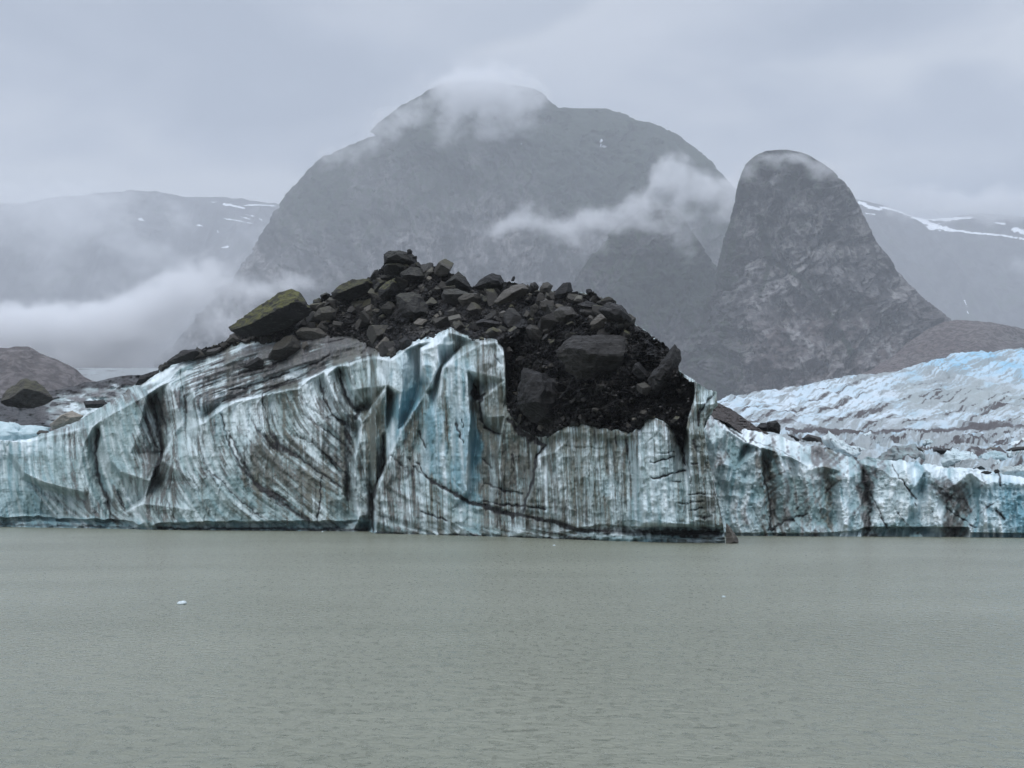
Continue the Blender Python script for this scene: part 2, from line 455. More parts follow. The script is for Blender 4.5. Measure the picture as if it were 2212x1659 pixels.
dome("pinnacle",
     [(323, 1690), (326, 1655), (338, 1632), (352, 1616), (372, 1606), (400, 1597), (440, 1590), (480, 1577), (515, 1568), (560, 1560), (620, 1545), (680, 1520), (760, 1482), (880, 1415), (1100, 1300)],
     [(323, 1700), (329, 1724), (337, 1748), (352, 1775), (368, 1795), (395, 1822), (440, 1851), (480, 1869), (520, 1888), (560, 1917), (610, 1958), (655, 2005), (688, 2046), (740, 2100), (860, 2220), (1100, 2420)],
     1750 * KS, .75, m_spire, nu=640, nv=520, amp=.9, gull=1.0, seed=35, attr=a_spire, sil=1.0, slabs=[(-33, 46, 3.4, 60), (-36, 17, 3.0, 26), (-10, 8, 1.6, 10)])

SNOW_L = [[(484, 441, 3.2), (500, 443, 3), (529, 450, 1.6)], [(526, 444, 1.0), (550, 442, 1.8), (595, 444.5, 1.2)], [(483, 472, 1.2), (505, 475, 1.8), (545, 483, 1.2)],
          [(299, 473, 1.5), (305, 474, 4), (312, 477, 1.2)], [(425, 486, 1.2), (432, 487.5, 2.6), (438, 489, 1)], [(479, 535, 1.8), (492, 533, 3.2)],
          [(520, 468, 1.2), (540, 473, 1.6)], [(530, 463, .9), (548, 467, 1.2)], [(470, 498, .9), (471, 503, 1.6)], [(588, 465, 1.6), (598, 466, 1.6)], [(560, 473, 1.2), (566, 475, 1.2)], [(455, 437, 1), (470, 436, 1)]]
SNOW_R = [[(1856, 436, 5), (1875, 446, 5), (1905, 453, 3)], [(1870, 461, 1.5), (1890, 463, 1.5)], [(1900, 447, 2), (1950, 456, 5), (1985, 472, 8), (2010, 485, 9)],
          [(1985, 470, 5), (2040, 474, 6), (2100, 470, 3)], [(2010, 488, 10), (2035, 492, 8), (2060, 498, 6)], [(2040, 495, 3), (2100, 503, 3), (2160, 508, 2.2), (2214, 516, 2.5)], [(2150, 480, 2), (2170, 484, 3)], [(2190, 496, 6), (2225, 505, 6)],
          [(2083, 648, .8), (2088, 662, 1.3), (2093, 686, .8)]]
def snow_attr(polys):
    def f(px, py, V):
        s = np.zeros(len(px))
        nz = vnoise(px / 7, py / 3.0, 0, 77)
        for q in polys:
            d_, _, w_ = seg_dist(px, py, q)
            s = np.maximum(s, 1 - .5 * np.clip(d_ / (.72 * w_ * (1 + .6 * nz)), 0, 2))
        n = fbm(V[:, 0] / 300, V[:, 1] / 300, V[:, 2] / 300, 4, 8)
        return dict(snow=s * 1.0, veg=.35 + .3 * n, pale=.15 + .2 * n)
    return f
ridge("snow_mountain", [(-900, 480), (-250, 455), (0, 440), (60, 437), (100, 430), (135, 423), (190, 420), (225, 417), (300, 411), (360, 417), (400, 424), (430, 427), (470, 425), (500, 427), (560, 434), (600, 441), (700, 455), (1000, 520)],
      18500, m_far, slope=1.0, nu=700, nv=330, amp=1.3, seed=61, attr=snow_attr(SNOW_L), x0=-900, x1=1000, wl=1.8)
ridge("snow_mountain", [(1500, 405), (1740, 412), (1860, 433), (1905, 443), (1960, 466), (2000, 474), (2060, 468), (2110, 460), (2150, 461), (2212, 470), (2300, 470), (2500, 440)],
      16600, m_far, slope=.95, nu=520, nv=330, amp=1.1, seed=71, attr=snow_attr(SNOW_R), x0=1500, x1=3100, wl=1.6)

def a_low(px, py, V):
    n = fbm(V[:, 0] / 80, V[:, 1] / 80, V[:, 2] / 22, 4, 8)
    return dict(veg=.1 + .2 * n, pale=.25 + .5 * n, warm=.3 + .3 * n)
ridge("hill", [(-900, 760), (-600, 735), (-260, 742), (-120, 752), (0, 751), (18, 752), (30, 749), (60, 748), (72, 753), (85, 764), (105, 771), (120, 775), (140, 785), (158, 794), (168, 800), (180, 812), (200, 822), (260, 842), (340, 870)],
      2300, m_low, slope=.8, nu=420, nv=160, amp=.55, seed=81, attr=a_low, x0=-900, x1=340, wl=.40, crag=.5)
def a_lowr(px, py, V):
    n = fbm(V[:, 0] / 110, V[:, 1] / 110, V[:, 2] / 26, 4, 18)
    return dict(veg=.22 + .3 * n, pale=.2 + .5 * n, warm=.75 + .3 * n - .5 * smoothstep(2100, 2212, px))
ridge("hill", [(1820, 830), (1880, 800), (1930, 770), (1960, 742), (2000, 712), (2040, 694), (2060, 691), (2090, 691), (2120, 695), (2150, 697), (2175, 703), (2212, 711), (2300, 720), (2500, 745), (3000, 720)],
      4200, m_low, slope=.7, nu=460, nv=180, amp=.7, seed=91, attr=a_lowr, x0=1820, x1=3000, wl=.5, crag=.6)

# valley floor behind the ice fronts
def build_floor():
    m, t = new_mat("moraine_ground")
    g = t.n('ShaderNodeTexCoord').outputs['Object']
    n = t.noise(g, .02, 6, .6)
    finish(t, t.mix(n, (.10, .095, .09), (.2, .19, .18)), .9, n, .6, 2)
    xs = np.linspace(-9000, 9000, 120); ys = np.linspace(420, 24500, 120)
    X, Y = np.meshgrid(xs, ys)
    Z = 1.2 + fbm(X / 300, Y / 300, 0, 4, 3) * 6 * smoothstep(420, 900, Y) + smoothstep(420, 2500, Y) * 12
    o = make_mesh("valley_floor", np.stack([X, Y, Z], -1).reshape(-1, 3), grid_faces(120, 120), m)
    tag(o, kind='structure')
build_floor()
# ------------------------------------------------------------------ glacier front: sculpted relief
def shore_row(x):
    return interp([(-400, 1135), (0, 1138.5), (157, 1141), (400, 1145.5), (603, 1147), (800, 1149), (812, 1152), (1000, 1157), (1100, 1160), (1270, 1167), (1400, 1171.5), (1570, 1174)], x)
def shore_dist(row): return CAMZ * F / (row - HY)

CREST = [(-448, 960), (-380, 940), (-300, 952), (-220, 938), (-160, 948), (0, 950), (36, 952), (67, 948), (90, 938), (112, 932), (150, 922), (174, 908), (200, 892), (222, 877), (245, 862), (270, 848), (310, 822), (335, 806), (365, 788), (400, 768), (440, 757), (490, 738), (505, 722),
         (560, 700), (640, 686), (664, 684), (676, 664), (692, 652), (712, 642), (735, 628), (765, 614), (798, 602), (812, 588), (832, 574), (850, 567), (902, 571), (922, 575), (945, 578), (958, 584), (985, 598), (1020, 622), (1060, 612), (1110, 612), (1165, 626), (1230, 632), (1262, 633), (1284, 633), (1298, 645), (1325, 655), (1345, 668), (1350, 690), (1395, 716), (1420, 736), (1445, 755), (1470, 788),
         (1490, 795), (1520, 818), (1536, 828), (1548, 842), (1575, 846)]
# relief lines: (column, row, metres behind the waterline)
RELIEF = [
 [(-60, 950, 4), (0, 949, 4), (36, 952, 4), (67, 952, 4.5), (100, 942, 6), (140, 935, 6), (175, 925, 6)],
 [(81, 974, 3), (67, 1000, 1.5), (53, 1022, .3)],
 [(53, 1022, .3), (95, 1042, -.2), (154, 1057, .3), (185, 1064, 1.2)],
 [(46, 1034, 4.2), (94, 1056, 4.8), (153, 1072, 5), (186, 1080, 4)],
 [(-60, 1060, 2.5), (0, 1060, 2.5), (30, 1060, 3.0), (25, 1110, 2.5)],
 [(60, 1110, 4.5), (110, 1112, 5.2), (160, 1112, 4.2)],
 [(202, 921, 5), (180, 960, 3.4), (172, 1010, 1.6), (190, 1060, 1.4), (200, 1115, 1.0)],
 [(213, 930, 8), (206, 980, 7), (214, 1040, 6.4), (233, 1080, 5), (240, 1115, 4)],
 [(215, 910, 5), (258, 885, 5), (290, 868, 5), (317, 853, 5.5)],
 [(215, 912, 5), (224, 950, 4), (235, 990, 3), (261, 1019, .6)],
 [(317, 855, 5.5), (300, 930, 3.5), (280, 980, 2), (261, 1019, .6)],
 [(258, 1030, 3), (250, 1070, 3), (262, 1110, 2.5)],
 [(327, 860, 10.5), (341, 920, 10.5), (351, 980, 9.5), (328, 1036, 7.5), (306, 1078, 5.5)],
 [(371, 946, 5), (346, 994, 3), (325, 1040, 1.5), (309, 1087, -.6), (312, 1129, -1)],
 [(362, 825, 9), (380, 870, 8), (395, 910, 7), (371, 946, 5)],
 [(416, 848, 7.5), (425, 880, 7), (430, 906, 6.5)],
 [(398, 852, 10), (404, 900, 9.5), (400, 930, 7)],
 [(438, 915, 3.6), (460, 896, 4), (483, 881, 4.4), (509, 867, 5), (541, 861, 5.6), (590, 849, 6.6), (642, 839, 7.4), (667, 819, 8), (700, 803, 8.5), (729, 791, 9), (768, 782, 9.6), (809, 772, 9.5), (841, 769, 9.5)],
 [(447, 897, 9.5), (483, 868, 11.5), (541, 849, 13), (590, 838, 14), (642, 825, 14.5), (668, 806, 15), (729, 779, 15.5), (800, 758, 15)],
 [(440, 925, 3.2), (430, 980, 2.2), (420, 1040, .6), (415, 1100, 0)],
 [(470, 950, 1.6), (500, 1010, .5), (520, 1070, 0), (540, 1110, 0)],
 [(590, 870, 6), (610, 920, 5.4), (640, 970, 5.2), (690, 1020, 4.4), (740, 1060, 3.8)],
 [(560, 960, 2.2), (600, 1010, 2.6), (640, 1060, 2.2), (680, 1110, 1.5)],
 [(660, 830, 7.6), (672, 870, 6.4), (700, 910, 5.6)],
 [(696, 822, 10), (706, 860, 8.6), (722, 900, 8)],
 [(704, 812, 7.6), (722, 855, 6.4), (744, 895, 6.4)],
 [(735, 800, 10.5), (742, 850, 9.4), (760, 890, 9.4)],
 [(752, 792, 8), (770, 840, 6.8), (790, 858, 7.4)],
 [(800, 877, 10.5), (774, 930, 9.6), (757, 990, 8), (752, 1060, 6.6), (757, 1120, 4)],
 [(804, 880, 5.6), (782, 912, 4.6), (767, 987, 3), (766, 1055, 2.6), (775, 1118, 2)],
 [(836, 850, 11), (834, 930, 10.5), (828, 1008, 9.5), (806, 1066, 8), (805, 1120, 6), (806, 1144, 5)],
 [(812, 900, 5), (800, 960, 4), (796, 1040, 4), (796, 1110, 3)],
 [(919, 847, 4), (870, 925, 3), (843, 984, 1.6), (813, 1062, -.6), (813, 1120, -1.0), (812, 1149, -.6)],
 [(843, 780, 4.6), (836, 831, 3.6), (834, 930, 3), (839, 974, 3.6)],
 [(843, 779, 4.6), (870, 760, 6), (904, 743, 8)],
 [(870, 790, 4.2), (866, 850, 3.8), (858, 930, 4.4)],
 [(906, 748, 12), (906, 831, 11), (896, 865, 10), (872, 915, 8)],
 [(909, 758, 2.8), (911, 790, 2.2), (930, 831, 1.8)],
 [(909, 758, 2.8), (935, 738, 4.6), (970, 717, 6.6), (1006, 728, 8.6)],
 [(945, 745, 2.6), (948, 790, 2.2), (932, 828, 1.8)],
 [(1000, 745, 9), (957, 785, 8), (938, 845, 6.5)],
 [(955, 797, 2.2), (970, 785, 1.8), (1000, 765, 2.8), (1042, 742, 3.8), (1072, 739, 3), (1089, 767, 2.2), (1091, 821, 2.2), (1090, 880, 3)],
 [(955, 797, 2.2), (950, 850, 1.6), (938, 900, 1), (955, 1000, .6), (975, 1100, -.4), (980, 1150, -.4)],
 [(1008, 800, 1), (1014, 900, .6), (1008, 1060, -.2)],
 [(1026, 835, 7.5), (1034, 858, 7), (1040, 842, 6)],
 [(1022, 870, 5), (1032, 946, 5), (1022, 1000, 4), (1017, 1068, 2.6)],
 [(1045, 860, 2.6), (1052, 900, 2.6), (1066, 915, 3.2)],
 [(1046, 925, 5.5), (1080, 934, 5)],
 [(1089, 898, 1), (1073, 986, 1.2), (1066, 1090, .8)],
 [(1050, 960, 4), (1052, 1040, 3), (1050, 1100, 1.6)],
 [(905, 900, 4.5), (905, 1000, 3.5), (880, 1040, 2), (870, 1100, .6)],
 [(922, 1020, 2.2), (930, 1100, 1.6), (925, 1148, 1)],
 [(1096, 897, 2), (1132, 932, 3.2), (1170, 950, 3.2), (1217, 930, 1.2), (1261, 922, .8), (1364, 941, 1), (1402, 906, .6), (1435, 917, .4), (1479, 919, 1), (1498, 877, 1.8)],
 [(1198, 976, -.4), (1165, 987, 0), (1152, 1055, -1), (1132, 1096, -1.4), (1128, 1150, -.8)],
 [(1184, 962, 3.4), (1148, 1000, 3.6), (1128, 1070, 2.6), (1112, 1110, 1.4)],
 [(1225, 950, .8), (1228, 1050, 0), (1225, 1120, -.2)],
 [(1290, 950, 1.4), (1295, 1050, .8), (1290, 1110, .4)],
 [(1356, 950, 2.2), (1364, 1040, 2.2), (1368, 1120, .8)],
 [(1376, 950, 0), (1386, 1040, -.6), (1390, 1130, -1)],
 [(1440, 950, -1), (1450, 1050, -1.6), (1460, 1130, -1.8)],
 [(1468, 930, 4.5), (1474, 976, 4.5), (1481, 1012, 2.4)],
 [(1488, 930, .6), (1492, 1000, 0), (1488, 1060, -.6)],
 [(1500, 870, 1.5), (1516, 905, 2.4), (1508, 960, 1.4), (1524, 1040, .6), (1545, 1120, 0)],
 [(1472, 795, 5.5), (1494, 830, 4.4), (1500, 868, 3.2)],
 [(1490, 797, 8), (1520, 820, 5.5), (1548, 843, 2.6)],
 [(1548, 843, 2.6), (1546, 872, 1.6), (1526, 898, 2.6)],
 [(560, 760, 17), (640, 742, 19), (750, 747, 18), (830, 752, 15)],
 [(530, 790, 15), (600, 790, 16), (680, 780, 16)],
 [(430, 800, 13), (480, 790, 13.5), (520, 772, 14)], [(360, 815, 11), (390, 792, 13)],
 [(850, 730, 17), (900, 715, 18), (980, 700, 17), (1060, 715, 13)],
 [(850, 665, 27), (950, 660, 25), (1050, 670, 21)],
 [(1110, 760, 9), (1105, 850, 4.5)], [(1160, 850, 5.5), (1165, 920, 4.5)],
 [(1180, 740, 11), (1280, 740, 10), (1360, 765, 8)],
 [(1200, 800, 6.5), (1300, 800, 5.5), (1380, 810, 5)],
 [(1250, 880, 3), (1350, 880, 2.8), (1430, 870, 3)],
 [(1150, 690, 15), (1250, 690, 14), (1330, 710, 11)],
]
RIM = [(300, 826), (322, 814), (340, 805), (365, 795), (400, 783), (440, 773), (470, 765), (500, 750), (520, 746), (545, 737), (562, 742), (600, 745), (640, 738), (700, 729), (760, 731), (790, 745), (802, 756), (830, 766), (843, 773), (870, 753), (905, 737), (935, 731), (970, 712),
       (1000, 722), (1020, 736), (1042, 739), (1072, 734), (1088, 758), (1092, 790), (1093, 830), (1096, 893), (1112, 912), (1132, 932), (1150, 946), (1170, 950), (1195, 945), (1217, 929), (1261, 922), (1300, 930), (1364, 941), (1385, 925), (1402, 905), (1435, 916), (1452, 935), (1466, 960), (1475, 980), (1481, 940), (1486, 915), (1497, 878), (1501, 850), (1501, 830)]
CREST_OFF = [(-160, 9), (0, 9), (112, 9), (174, 11), (222, 12), (270, 13), (335, 15), (400, 17), (505, 22), (640, 27), (800, 34), (900, 36), (1000, 34), (1110, 27), (1200, 22), (1350, 15), (1460, 9), (1490, 8), (1548, 3), (1575, 2)]

GX0, GX1, GY0, GY1, GS = -448, 1600, 570, 1190, 1.6
gxs = np.arange(GX0, GX1 + .1, GS); gys = np.arange(GY0, GY1 + .1, GS)
GXX, GYY = np.meshgrid(gxs, gys)

def cdt_surface(lines, xs, ys):
    vs, es, zs = [], [], []
    for ln in lines:
        b = len(vs)
        for p in ln: vs.append(Vector((p[0], p[1]))); zs.append(p[2])
        for i in range(len(ln) - 1): es.append((b + i, b + i + 1))
    ov, oe, of, origv, _, _ = delaunay_2d_cdt(vs, es, [], 0, 1e-4)
    zo = np.zeros(len(ov))
    for i, orig in enumerate(origv):
        if len(orig): zo[i] = sum(zs[j] for j in orig) / len(orig)
        else:  # crossing of two lines: take the nearest source vertex
            zo[i] = zs[min(range(len(vs)), key=lambda j: (vs[j] - ov[i]).length)]
    out = np.full((len(ys), len(xs)), np.nan)
    dx = xs[1] - xs[0]; dy = ys[1] - ys[0]
    for f in of:
        for k in range(1, len(f) - 1):
            a, b, c = f[0], f[k], f[k + 1]
            (x1, y1), (x2, y2), (x3, y3) = ov[a], ov[b], ov[c]
            i0 = max(0, int((min(x1, x2, x3) - xs[0]) / dx)); i1 = min(len(xs), int((max(x1, x2, x3) - xs[0]) / dx) + 2)
            j0 = max(0, int((min(y1, y2, y3) - ys[0]) / dy)); j1 = min(len(ys), int((max(y1, y2, y3) - ys[0]) / dy) + 2)
            if i0 >= i1 or j0 >= j1: continue
            X, Y = np.meshgrid(xs[i0:i1], ys[j0:j1])
            det = (y2 - y3) * (x1 - x3) + (x3 - x2) * (y1 - y3)
            if abs(det) < 1e-9: continue
            w1 = ((y2 - y3) * (X - x3) + (x3 - x2) * (Y - y3)) / det
            w2 = ((y3 - y1) * (X - x3) + (x1 - x3) * (Y - y3)) / det
            w3 = 1 - w1 - w2
            m = (w1 >= -1e-3) & (w2 >= -1e-3) & (w3 >= -1e-3)
            sub = out[j0:j1, i0:i1]
            sub[m] = (w1 * zo[a] + w2 * zo[b] + w3 * zo[c])[m]
    return out

def bilin(G, x, y, x0=GX0, y0=GY0, s=GS):
    fx = np.clip((x - x0) / s, 0, G.shape[1] - 1.001); fy = np.clip((y - y0) / s, 0, G.shape[0] - 1.001)
    ix = fx.astype(int); iy = fy.astype(int); fx = fx - ix; fy = fy - iy
    return (G[iy, ix] * (1 - fx) + G[iy, ix + 1] * fx) * (1 - fy) + (G[iy + 1, ix] * (1 - fx) + G[iy + 1, ix + 1] * fx) * fy

def blur(A, n=1):
    for _ in range(n):
        B = np.pad(A, 1, mode='edge')
        A = (B[:-2, 1:-1] + B[2:, 1:-1] + B[1:-1, :-2] + B[1:-1, 2:] + 2 * B[1:-1, 1:-1]) / 6
    return A

_sx = np.arange(-448, 1601, 55.0)
_w = [(float(x), float(shore_row(x)) + 3, 0.0) for x in _sx]
_c = [(float(x), float(interp(CREST, x)) - 1, float(interp(CREST_OFF, x))) for x in np.unique(np.concatenate([[p[0] for p in CREST], [1600.]]))]
_frame = [[(-460, 560, 20), (1610, 560, 20)], [(-460, 1200, 0), (1610, 1200, 0)], [(-460, 1000, 3), (-460, 1120, 1)], [(-150, 960, 3), (-165, 1040, 1), (-150, 1110, 0)], [(-230, 965, 7), (-240, 1040, 5), (-225, 1110, 3)], [(-330, 960, 3), (-345, 1050, 1)], [(1610, 900, 1), (1610, 1120, 0)]]
RG = cdt_surface([_w, _c] + RELIEF + _frame, gxs, gys)
RG = np.where(np.isnan(RG), 5.0, RG)
_lo = RG
for _k in range(6): _lo = blur(_lo, 60)
RG = _lo + (RG - _lo) * np.where(GXX < 830, 1.6, 1.4)      # deepen the facets
RG = blur(RG, 1)

# ---- flow field of the folded layers, traced along the visible bands
FLOW = [
 [(112, 940), (110, 990), (125, 1040)], [(20, 960), (25, 1040), (40, 1110)], [(213, 930), (222, 1000), (250, 1080)], [(258, 890), (275, 950), (300, 1010)], [(318, 882), (337, 952), (345, 985)],
 [(300, 870), (330, 930), (355, 960)], [(280, 1040), (300, 1090), (320, 1125)], [(371, 950), (350, 1010), (318, 1080)], [(362, 830), (370, 870), (380, 920)], [(416, 860), (430, 930), (450, 990)],
 [(230, 1060), (250, 1095), (290, 1120)], [(100, 1060), (130, 1100), (160, 1125)],
 [(478, 896), (492, 952), (520, 1008), (560, 1055), (603, 1081)], [(455, 1017), (480, 1040), (506, 1070), (568, 1120)], [(440, 930), (445, 980), (470, 1040)], [(380, 960), (400, 1020), (440, 1080)],
 [(510, 870), (530, 930), (560, 975), (600, 1010), (660, 1060)], [(545, 865), (567, 850)], [(567, 850), (574, 890), (584, 932), (610, 965), (646, 987), (690, 1025), (739, 1055)],
 [(600, 860), (620, 920), (660, 965), (720, 1010), (760, 1050)], [(494, 932), (520, 990), (548, 1041), (580, 1062), (616, 1082), (668, 1126)], [(640, 850), (660, 900), (700, 950), (750, 1000)],
 [(670, 830), (680, 870), (700, 900), (740, 930)], [(700, 815), (715, 870), (745, 930), (765, 960)], [(735, 800), (750, 860), (780, 890)], [(760, 790), (775, 840), (800, 870)], [(800, 780), (805, 830), (810, 870)],
 [(650, 1030), (700, 1060), (750, 1100), (780, 1120)], [(600, 1020), (640, 1060), (690, 1110)], [(780, 920), (785, 1000), (785, 1060)],
 [(770, 1000), (800, 1020)], [(770, 1060), (805, 1085)],
 [(870, 780), (865, 850), (860, 930)], [(930, 740), (935, 800)], [(985, 790), (980, 860), (975, 930), (965, 1000)], [(1010, 760), (1012, 820)], [(1050, 750), (1060, 830), (1060, 900)],
 [(919, 850), (890, 920), (850, 985)], [(905, 900), (880, 960), (840, 1040)], [(950, 850), (930, 900), (925, 980), (935, 1050)], [(1020, 880), (1020, 960), (1005, 1050)],
 [(843, 983), (870, 1005), (903, 1020)], [(903, 1000), (936, 1041), (975, 1063), (1012, 1082), (1060, 1096), (1097, 1106), (1150, 1115), (1206, 1126), (1260, 1138)],
 [(830, 1060), (870, 1085), (920, 1100)], [(820, 1120), (870, 1135)], [(1045, 1000), (1062, 1010)], [(1048, 1045), (1090, 1063), (1140, 1068)], [(1044, 1083), (1100, 1092), (1180, 1099), (1230, 1100)],
 [(1080, 900), (1075, 990), (1070, 1040)], [(1110, 930), (1105, 1000), (1110, 1060)], [(1160, 960), (1150, 1010), (1140, 1060)], [(1180, 1000), (1170, 1060), (1160, 1110)],
 [(1230, 940), (1225, 1010), (1220, 1100)], [(1280, 940), (1278, 1020), (1275, 1110)], [(1330, 940), (1330, 1020), (1325, 1110)], [(1380, 930), (1390, 1010), (1395, 1100)], [(1430, 930), (1440, 1010), (1455, 1100)], [(1475, 930), (1490, 1010), (1505, 1090)],
 [(1510, 860), (1505, 930), (1525, 1020), (1550, 1110)], [(1500, 800), (1512, 850)], [(1270, 1160), (1400, 1165), (1550, 1165)],
 # bedded top of the left shoulder: shallow, rising to the right
 [(400, 850), (440, 835), (500, 815), (560, 800)], [(480, 870), (560, 838), (640, 815), (700, 795)], [(430, 810), (500, 785), (560, 765)], [(520, 790), (600, 770), (700, 745)], [(600, 810), (680, 775), (760, 755)], [(330, 820), (380, 800), (420, 785)],
]
def flow_field():
    sx = np.zeros_like(GXX); sy = np.zeros_like(GXX); sw = np.zeros_like(GXX) + 1e-9
    for ln in FLOW:
        for (ax, ay), (bx, by) in zip(ln[:-1], ln[1:]):
            L = math.hypot(bx - ax, by - ay); n = max(1, int(L / 14))
            th = 2 * math.atan2(by - ay, bx - ax)
            for k in range(n):
                t = (k + .5) / n; x = ax + (bx - ax) * t; y = ay + (by - ay) * t
                wgt = np.exp(-((GXX - x) ** 2 + (GYY - y) ** 2) / (2 * 17 ** 2)) + 1e-3 / (1 + ((GXX - x) ** 2 + (GYY - y) ** 2) / 900)
                sx += wgt * math.cos(th); sy += wgt * math.sin(th); sw += wgt
    a = .5 * np.arctan2(sy, sx)
    return np.cos(a), np.sin(a)
FDX, FDY = flow_field()

def lic(src, dx, dy, L):
    """smear a noise image along a direction field"""
    H, W = src.shape
    J, I = np.meshgrid(np.arange(W, dtype=float), np.arange(H, dtype=float))
    acc = src.copy(); wsum = 1.0
    for sgn in (1, -1):
        x, y = J.copy(), I.copy(); pdx, pdy = dx * sgn, dy * sgn
        cdx, cdy = pdx, pdy
        for k in range(L):
            x = np.clip(x + cdx, 0, W - 1); y = np.clip(y + cdy, 0, H - 1)
            xi = x.astype(int); yi = y.astype(int)
            nx, ny = dx[yi, xi], dy[yi, xi]
            s = np.where(nx * cdx + ny * cdy < 0, -1.0, 1.0)
            cdx, cdy = nx * s, ny * s
            wk = 1 - k / L
            acc += src[yi, xi] * wk; wsum += wk * .5
    acc /= (1 + 2 * (wsum - 1))
    return acc
rs = np.random.RandomState(4)
def norm(a):
    return (a - a.mean()) / (a.std() + 1e-9)
def streaks(dx, dy, L, size, seed):
    r = np.random.RandomState(seed); n = r.rand(*GXX.shape)
    if size > 0: n = blur(n, size)
    n = norm(n)
    return norm(lic(n, dx, dy, L))
FS1 = streaks(FDX, FDY, 16, 0, 1)      # fine lamination
FS2 = streaks(FDX, FDY, 34, 5, 2)      # bands
FS3 = streaks(FDX, FDY, 70, 30, 3)     # broad bands
VDX, VDY = np.zeros_like(FDX) + .04, np.ones_like(FDX)
VS1 = streaks(VDX, VDY, 22, 0, 5)      # melt runs
VS2 = streaks(VDX, VDY, 50, 6, 6)
FSL = streaks(FDX, FDY, 46, 1, 7); VSL = streaks(VDX, VDY, 46, 1, 8)      # long thin soot lines

